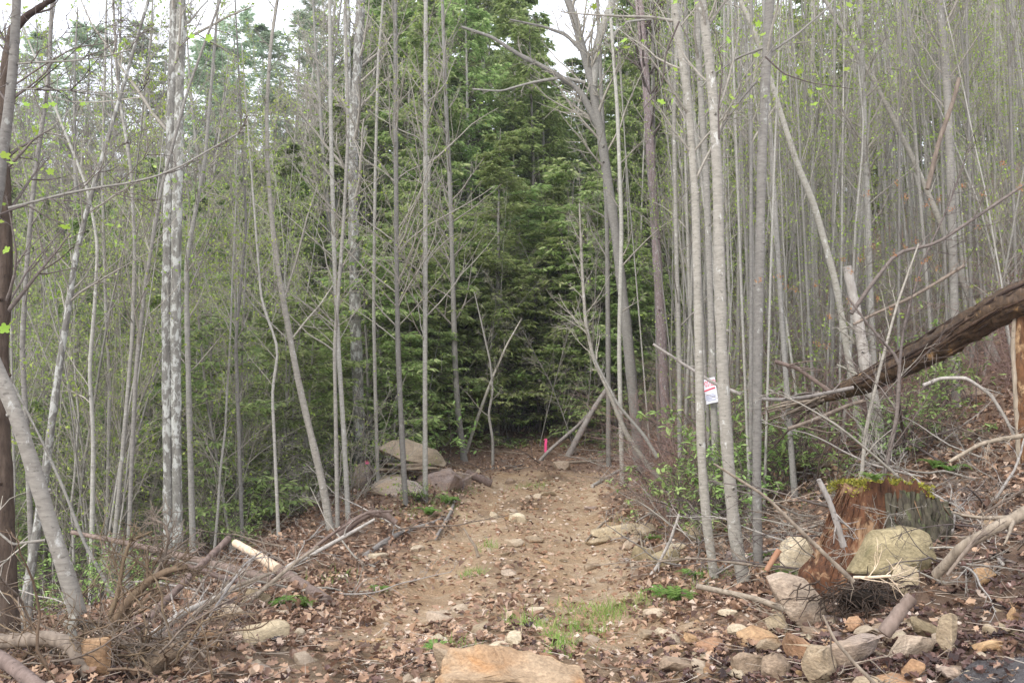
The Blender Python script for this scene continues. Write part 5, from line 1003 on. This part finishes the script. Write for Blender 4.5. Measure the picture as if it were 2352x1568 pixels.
# ------------------------------------------------------------------ low plants
for i, (px, D, s) in enumerate([(1605, 12.2, 1.0), (1640, 11.8, 1.05), (1685, 12, 1.1), (1720, 11.6, 1.0), (1790, 11.8, 1.0), (1830, 12, .9), (1585, 12.8, 1.0), (1760, 13.5, 1.2), (1850, 14, 1.1), (2080, 11.2, .8), (2125, 11.4, .85), (2030, 11.0, .7), (1720, 15, 1.5), (2170, 12.5, 1.0), (1680, 13.2, 1.2), (1625, 11, .8), (1800, 16, 1.4), (2140, 13.5, 1.0)]):
    x = (px - CX) / F * D; place(LA[i % 3], 'laurel_bush', ('low ' if s < 1.05 else 'tall ') + 'green broad leaved bush %s' % (('left of the pale trio' if px < 1630 else 'among the feet of the pale trio' if px < 1745 else 'between the dark grey stem and the rotten log end') if px < 1860 else 'under the fallen rotten log'), 'bush', (x, D, float(HT(x, D))), i * 1.3, s, ('low ' if s < 1.05 else 'tall ') + 'green bushes %s' % (('left of the trio' if px < 1630 else 'in the trio' if px < 1745 else 'right of the trio') if px < 1860 else 'under the rotten log'))
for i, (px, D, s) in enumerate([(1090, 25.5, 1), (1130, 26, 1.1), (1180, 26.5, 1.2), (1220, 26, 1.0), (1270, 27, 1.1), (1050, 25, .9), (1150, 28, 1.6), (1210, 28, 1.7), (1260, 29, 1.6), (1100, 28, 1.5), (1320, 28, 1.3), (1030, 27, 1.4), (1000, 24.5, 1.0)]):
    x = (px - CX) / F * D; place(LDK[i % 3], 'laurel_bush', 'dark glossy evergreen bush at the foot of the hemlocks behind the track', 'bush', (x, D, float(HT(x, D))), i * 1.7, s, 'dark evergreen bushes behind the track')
for i, (px, D, s) in enumerate([(955, 15.5, .45), (40, 14, 1.0), (180, 16, 1.1), (270, 14, 1.0), (350, 18, 1.2), (440, 16, 1.0), (520, 18, 1.1), (600, 16, .9), (650, 19, 1.0), (700, 18, .9), (90, 20, 1.4), (500, 22, 1.4), (300, 22, 1.4), (300, 11, .7), (230, 10, .7), (330, 9, .5), (560, 13, .6), (480, 14, .8), (120, 12, .9)]):
    x = (px - CX) / F * D; place(LA[i % 3], 'green_bush', ['small bright green bush in front of the purplish boulder'] [0] if i == 0 else 'low green leafy bush in the ravine left of the track', 'bush', (x, D, float(HT(x, D))), i * 1.7, s, None if i == 0 else 'low green bushes left of the track')
def fern(seed, n=9, L_=.34):
    sr = RNG(seed); lm = MB()
    for q in range(n):
        az = q / n * 6.28 + sr.normal() * .3; P = grow(np.zeros((1, 3)), np.array([[math.cos(az) * .6, math.sin(az) * .6, 1]]), np.array([L_ * (.7 + .5 * sr.random())]), 14, .02, -.16, sr)[0]; T = nrm(np.gradient(P, axis=0)); side = nrm(np.cross(T, V3(0, 0, 1)))
        for sg in (-1, 1):
            w = .075 * np.sin(np.linspace(.5, 3.05, 14)) * L_ / .34; K = 13; C = P[1:]; X = nrm(side[1:] * sg + T[1:] * .35); Y = T[1:]; ell(lm, C, X, Y, np.cross(X, Y) * sg, w[1:, None], .32)
        tubes(lm, P, np.full(14, .002), 3)
    return lm.mesh('fern', M['fern'], smooth=False)
FE = [fern(700 + i) for i in range(3)]
for i, (px, py, s, lb) in enumerate([(2025, 1300, .55, 'fern frond growing against the face of the olive boulder'), (1915, 1335, .6, 'small fern in front of the red crumbling stump wood'), (1745, 1290, .8, 'fern beside the foot of the dark grey stem'), (1560, 1385, 1.0, 'bright fern clump at the foot of the leftmost pale stem'), (1520, 1375, .8, 'fern clump left of the bright one on the right verge'), (2150, 1080, .9, 'fern on the slope above the mossy stump'), (2185, 1090, .9, 'yellow green fern right of the one above the stump'), (1500, 1245, .7, 'fern on top of the jutting slabs'), (645, 1395, .7, 'fern right of the brown boulder by the log pile'), (700, 1395, .6, 'small fern under the brown log'), (1030, 1160, 1.2, 'fern at the upper left edge of the track'), (985, 1185, 1.1, 'fern below the upright sapling pair'), (870, 1360, .6, 'pale fern on the left wheel rut edge'), (1000, 1500, .5, 'fern left of the large near boulder'), (1800, 1330, .9, 'leafy fern beside the pale rounded boulder'), (2040, 1085, .6, 'small grassy fern growing on top of the mossy stump'), (960, 1150, 1.0, 'fern between the bases of the upright sapling pair'), (1590, 1330, .8, 'fern close behind the leftmost pale stem')]):
    p = gp(px, py) if i != 15 else at(2010, 1106, STD + .35); o = obj('fern', FE[i % 3], loc=p, rot=(0, 0, i * 1.1), scale=s); tag(o, lb, 'fern')
def grass():
    sr = RNG(51); lm = MB()
    spots = [(1390, 1412, .35, 420), (1330, 1445, .25, 160), (1085, 1320, .12, 90), (1120, 1255, .14, 80), (1220, 1118, .35, 140), (1185, 1430, .2, 90), (1245, 1445, .2, 90), (1290, 1480, .12, 80), (1050, 1130, .5, 160), (990, 1165, .5, 160), (1290, 1505, .1, 50), (900, 1180, .4, 80), (1640, 1330, .3, 130), (1560, 1370, .3, 180), (1100, 1520, .1, 40), (760, 1330, .3, 80), (1700, 1090, .5, 150), (2000, 1080, .4, 130), (1440, 1195, .2, 60), (1880, 1130, .4, 120), (1040, 1490, .1, 50), (1270, 1470, .1, 50), (1640, 1180, .6, 120)]
    for (px, py, sp, n) in spots:
        c = gp(px, py); x = c[0] + sr.normal(size=n) * sp * .6; y = c[1] + sr.normal(size=n) * sp * .8; b = np.stack([x, y, HT(x, y)], -1); d = sr.normal(size=(n, 3)) * .45; d[:, 2] = 1
        P = grow(b, d, .05 + .09 * sr.random(n), 4, .05, -.1, sr); w = nrm(np.cross(d, V3(0, 1, 0) + sr.normal(size=(n, 3)))) * .0028
        v = np.stack([P + w[:, None] * np.array([1, .9, .6, .05])[None, :, None], P - w[:, None] * np.array([1, .9, .6, .05])[None, :, None]], 2).reshape(-1, 3); bb = np.arange(n)[:, None, None] * 8 + np.arange(3)[None, :, None] * 2
        lm.add(v, (bb + np.array([[[0, 1, 3, 2]]])).reshape(-1, 4))
    tag(obj('grass', lm.mesh('grass', M['grass'])), 'sparse green grass tufts along and beside the dirt track', 'grass', kind='stuff')
grass()
# near bright maple-like leaves on overhanging twigs
def sprig(pts, label, D, leaves, seed, s=.036, w=5):
    sr = RNG(seed); P = np.array([at(a, b, D) for a, b in pts]); base = P[0]; t = thing('leafy_twig', label, 'twig', base); E, Er = resample(P, np.linspace(w, w * .4, len(P)) / 2 / F * D, 18); mb = MB(); tubes(mb, E, Er, 5); obj('stem', mb.mesh('stem', M['twigdark'], org=base), t)
    for (a, b) in leaves:
        c = at(a, b, D); lm = MB(); ang = np.linspace(0, 2 * np.pi, 21)[:-1]; r = s * (.55 + .35 * np.abs(np.cos(ang * 2.5)) ** .8) * (.8 + .4 * sr.random()); nv = nrm(sr.normal(size=3) * .5 + V3(0, -.6, .7)); u = nrm(np.cross(nv, sr.normal(size=3))); v_ = np.cross(nv, u)
        V_ = c + np.outer(np.cos(ang) * r, u) + np.outer(np.sin(ang) * r, v_) + np.outer(np.abs(np.sin(ang)) * r * .25, nv); lm.add(np.vstack([c[None], V_]), [[0, 1 + i, 1 + (i + 1) % 20] for i in range(20)]); obj('leaf', lm.mesh('leaf', M['bright'], org=base, smooth=False), t)
sprig([(1652, 320), (1650, 250), (1660, 160), (1640, 60)], 'sprig of bright new leaves beside the pale trio tops', 6.5, [(1672, 92), (1665, 120), (1680, 225), (1690, 245), (1742, 55), (1738, 128), (1752, 80)], 1)
sprig([(1757, 130), (1800, 170), (1860, 190), (1960, 205)], 'twig with scattered bright leaves right of the dark grey stem', 7, [(1835, 165), (1870, 172), (1882, 205), (1860, 212), (1903, 215), (1945, 160), (1870, 240), (1925, 18), (1950, 12), (1800, 180)], 2)
sprig([(1560, 50), (1530, 120), (1520, 200), (1470, 260)], 'twig with bright leaves hanging left of the pale trio tops', 6.8, [(1375, 125), (1365, 15), (1400, 20), (1518, 235), (1550, 160), (1545, 235), (1432, 95), (1440, 110), (1330, 10)], 3)
sprig([(-20, 500), (60, 470), (110, 500), (160, 520)], 'twig with one large bright leaf at the left', 5.5, [(148, 522), (160, 545), (10, 358), (30, 375), (28, 740), (10, 755), (15, 575)], 4)
sprig([(20, 205), (100, 150), (170, 110), (240, 100)], 'thin twig with small bright leaves at the upper left', 7, [(50, 88), (140, 100), (165, 98), (70, 90), (180, 115), (205, 70), (190, 240), (120, 240), (80, 300), (60, 240), (105, 245), (115, 395), (440, 85), (480, 88)], 5, .035)

# ------------------------------------------------------------------ leaf litter, twigs, gravel, water
def litter():
    sr = RNG(61)
    def pts(n, y0, y1, extra=1.0):
        y = y0 * (y1 / y0) ** sr.random(n); x = (sr.random(n) * 1.5 - .75) * y * extra
        return x, y
    def keep(x, y):
        m = trackm(x, y); u = x - pc(y); near = 1 - sst(6.0, 8.5, y); nz = fbm(x * 1.6, y * 1.6, 71, 3)
        dens = (1 - m) * (.9 + nz) + m * (near * (.5 + 1.5 * nz) + .02 + .2 * np.clip(nz - .2, 0, 1) + .14 * np.exp(-((u + .0) / .35) ** 2) + .22 * sst(.95, 1.3, np.abs(u)))
        return sr.random(len(x)) < dens
    mb = MB()
    x, y = pts(24000, 2.6, 9); k = keep(x, y); x = x[k]; y = y[k]; K = len(x)
    st = np.array([0, .16, .3, .44, .58, .72, 1.0]); wv = np.array([.03, .24, .13, .36, .19, .30, .01])
    az = sr.random(K) * 6.28; tl = sr.normal(size=(K, 2)) * .35; nrmv = nrm(np.stack([tl[:, 0], tl[:, 1], np.ones(K)], 1)); X = nrm(np.cross(nrmv, np.stack([np.cos(az), np.sin(az), 0 * az], 1))); Yv = np.cross(nrmv, X)
    s = (.04 + .05 * sr.random(K))[:, None, None]; curl = (sr.normal(size=K) * .5 + .35)[:, None]; fold = (.15 + .5 * sr.random(K))[:, None]
    t = st[None] - .5; c0 = np.stack([x, y, HT(x, y) + .012 + .03 * sr.random(K)], 1)[:, None]
    mid = c0 + s * (X[:, None] * t[..., None] + nrmv[:, None] * (curl * (t * 2) ** 2 * .35)[..., None])
    wl = wv[None] * (.8 + .4 * sr.random((K, 7))); wr = wv[None] * (.8 + .4 * sr.random((K, 7)))
    lf = mid + s * (Yv[:, None] * wl[..., None] + nrmv[:, None] * (wl * fold * 1.4)[..., None]); rt = mid + s * (-Yv[:, None] * wr[..., None] + nrmv[:, None] * (wr * fold * 1.4)[..., None])
    v = np.concatenate([mid, lf, rt], 1); b = np.arange(K)[:, None, None] * 21; i = np.arange(6)
    q = np.concatenate([np.stack([i, i + 7, i + 8, i + 1], -1), np.stack([i, i + 1, i + 15, i + 14], -1)]); wet = (sr.random(K) < np.clip(np.exp(-(((x - 2.0) / .9) ** 2 + ((y - 5.3) / .8) ** 2)) * 1.3 + .55 * (fbm(x * .9, y * .9, 81) > .12) * (y < 7) + .12, 0, 1)).astype(int); mb.add(v.reshape(-1, 3), (b + q[None]).reshape(-1, 4), 0)
    mb.m[4][-1] = np.repeat(wet, 12)
    x, y = pts(80000, 7.5, 32); k = keep(x, y); x = x[k]; y = y[k]; K = len(x); C = np.stack([x, y, HT(x, y) + .015 + .02 * sr.random(K)], 1)
    n0 = len(C); leafquads(mb, C, .085, sr, flat=.5, asp=.6, fold=.5)
    tag(obj('leaf_litter', mb.mesh('leaf_litter', [M['litter'], M['litterwet']], smooth=False)), 'brown dead oak leaves strewn over the ground on both sides of the track', 'leaf litter', kind='stuff')
    # twigs
    mb = MB(); x, y = pts(9000, 2.6, 22); k = keep(x, y); x = x[k]; y = y[k]; K = len(x); az = sr.random(K) * 6.28; d = np.stack([np.cos(az), np.sin(az), .12 * sr.normal(size=K)], 1)
    P = grow(np.stack([x, y, HT(x, y) + .02], 1), d, .08 + .35 * sr.random(K) ** 2, 4, .12, 0, sr); tubes(mb, P, taper(.0018 + .003 * sr.random(K), 4, .4), 3)
    tag(obj('twig_litter', mb.mesh('twig_litter', M['twiglit'])), 'fine broken twigs scattered over the leaf litter and track edges', 'twigs', kind='stuff')
    # gravel: small angular stones
    mb = MB(); n = 8500; y = 2.8 * (20 / 2.8) ** sr.random(n); x = pc(y) + sr.normal(size=n) * 1.3 + np.where(sr.random(n) < .3, 1.6 * (y < 6), 0) * sr.random(n) * 1.5; K = n
    base = nrm(np.array([[1, 1, 1], [-1, -1, 1], [-1, 1, -1], [1, -1, -1], [0, 0, 1.3], [1.3, 0, 0], [-1.2, 0, 0], [0, -1.3, 0]], float)); hull = bmesh.new()
    for p in base: hull.verts.new(p)
    bmesh.ops.convex_hull(hull, input=hull.verts[:]); hull.verts.ensure_lookup_table(); hull.verts.index_update(); fb = np.array([[v.index for v in f.verts] for f in hull.faces if len(f.verts) == 3]); nvv = len(hull.verts); bv = np.array([v.co[:] for v in hull.verts]); hull.free()
    s = (.006 + .026 * sr.random(K) ** 3); az = sr.random(K) * 6.28; rot = np.stack([np.stack([np.cos(az), -np.sin(az), 0 * az], -1), np.stack([np.sin(az), np.cos(az), 0 * az], -1), np.stack([0 * az, 0 * az, .55 + 0 * az], -1)], 1)
    v = np.einsum('kij,kvj->kvi', rot, bv[None] * (1 + .35 * sr.normal(size=(K, nvv, 1)).clip(-1, 1))) * s[:, None, None] * (1 + .04 * y)[:, None, None] + np.stack([x, y, HT(x, y) + s * .15], 1)[:, None]
    mb.add(v.reshape(-1, 3), (np.arange(K)[:, None, None] * nvv + fb[None]).reshape(-1, 3)); me = mb.mesh('gravel', [M['gravel']], smooth=False)
    tag(obj('gravel', me), 'loose tan and orange stone chips on the track', 'gravel', kind='stuff')
M['gravel'] = leafmat('stone_chips', [(0, (.24, .14, .075)), (.4, (.38, .25, .15)), (.8, (.52, .40, .28)), (1, (.64, .56, .46))], 0, .8)
litter()
def patch(px, py, rx, ry, name, label, seed):
    c = gp(px, py); n = 150; a = np.linspace(-1, 1, n); A, B = np.meshgrid(a, a, indexing='ij'); X = c[0] + A * rx; Y = c[1] + B * ry
    Zg = HT(X, Y); edge = np.hypot(A, B); Z = Zg + .05 - .07 * sst(.55, 1.0, edge + .5 * fbm(A * 2, B * 2, seed, 3)); Z = Z + .010 * fbm(X * 14, Y * 22, 91, 4) + .006 * fbm(X * 60, Y * 70, 92, 2); mb = MB(); i = np.arange(n - 1)[:, None] * n; j = np.arange(n - 1)[None]
    mb.add(np.stack([X, Y, Z], -1).reshape(-1, 3), np.stack([i + j, i + n + j, i + n + j + 1, i + j + 1], -1).reshape(-1, 4)); tag(obj(name, mb.mesh(name, M['water'])), label, kind='structure')
patch(2345, 1560, .42, .32, 'water', 'shallow sparkling trickle in the near right corner', 3)
#patch(560, 1545, .55, .3, 'wet_ground', 'wet muddy sheen among the leaves at the near left', 8)
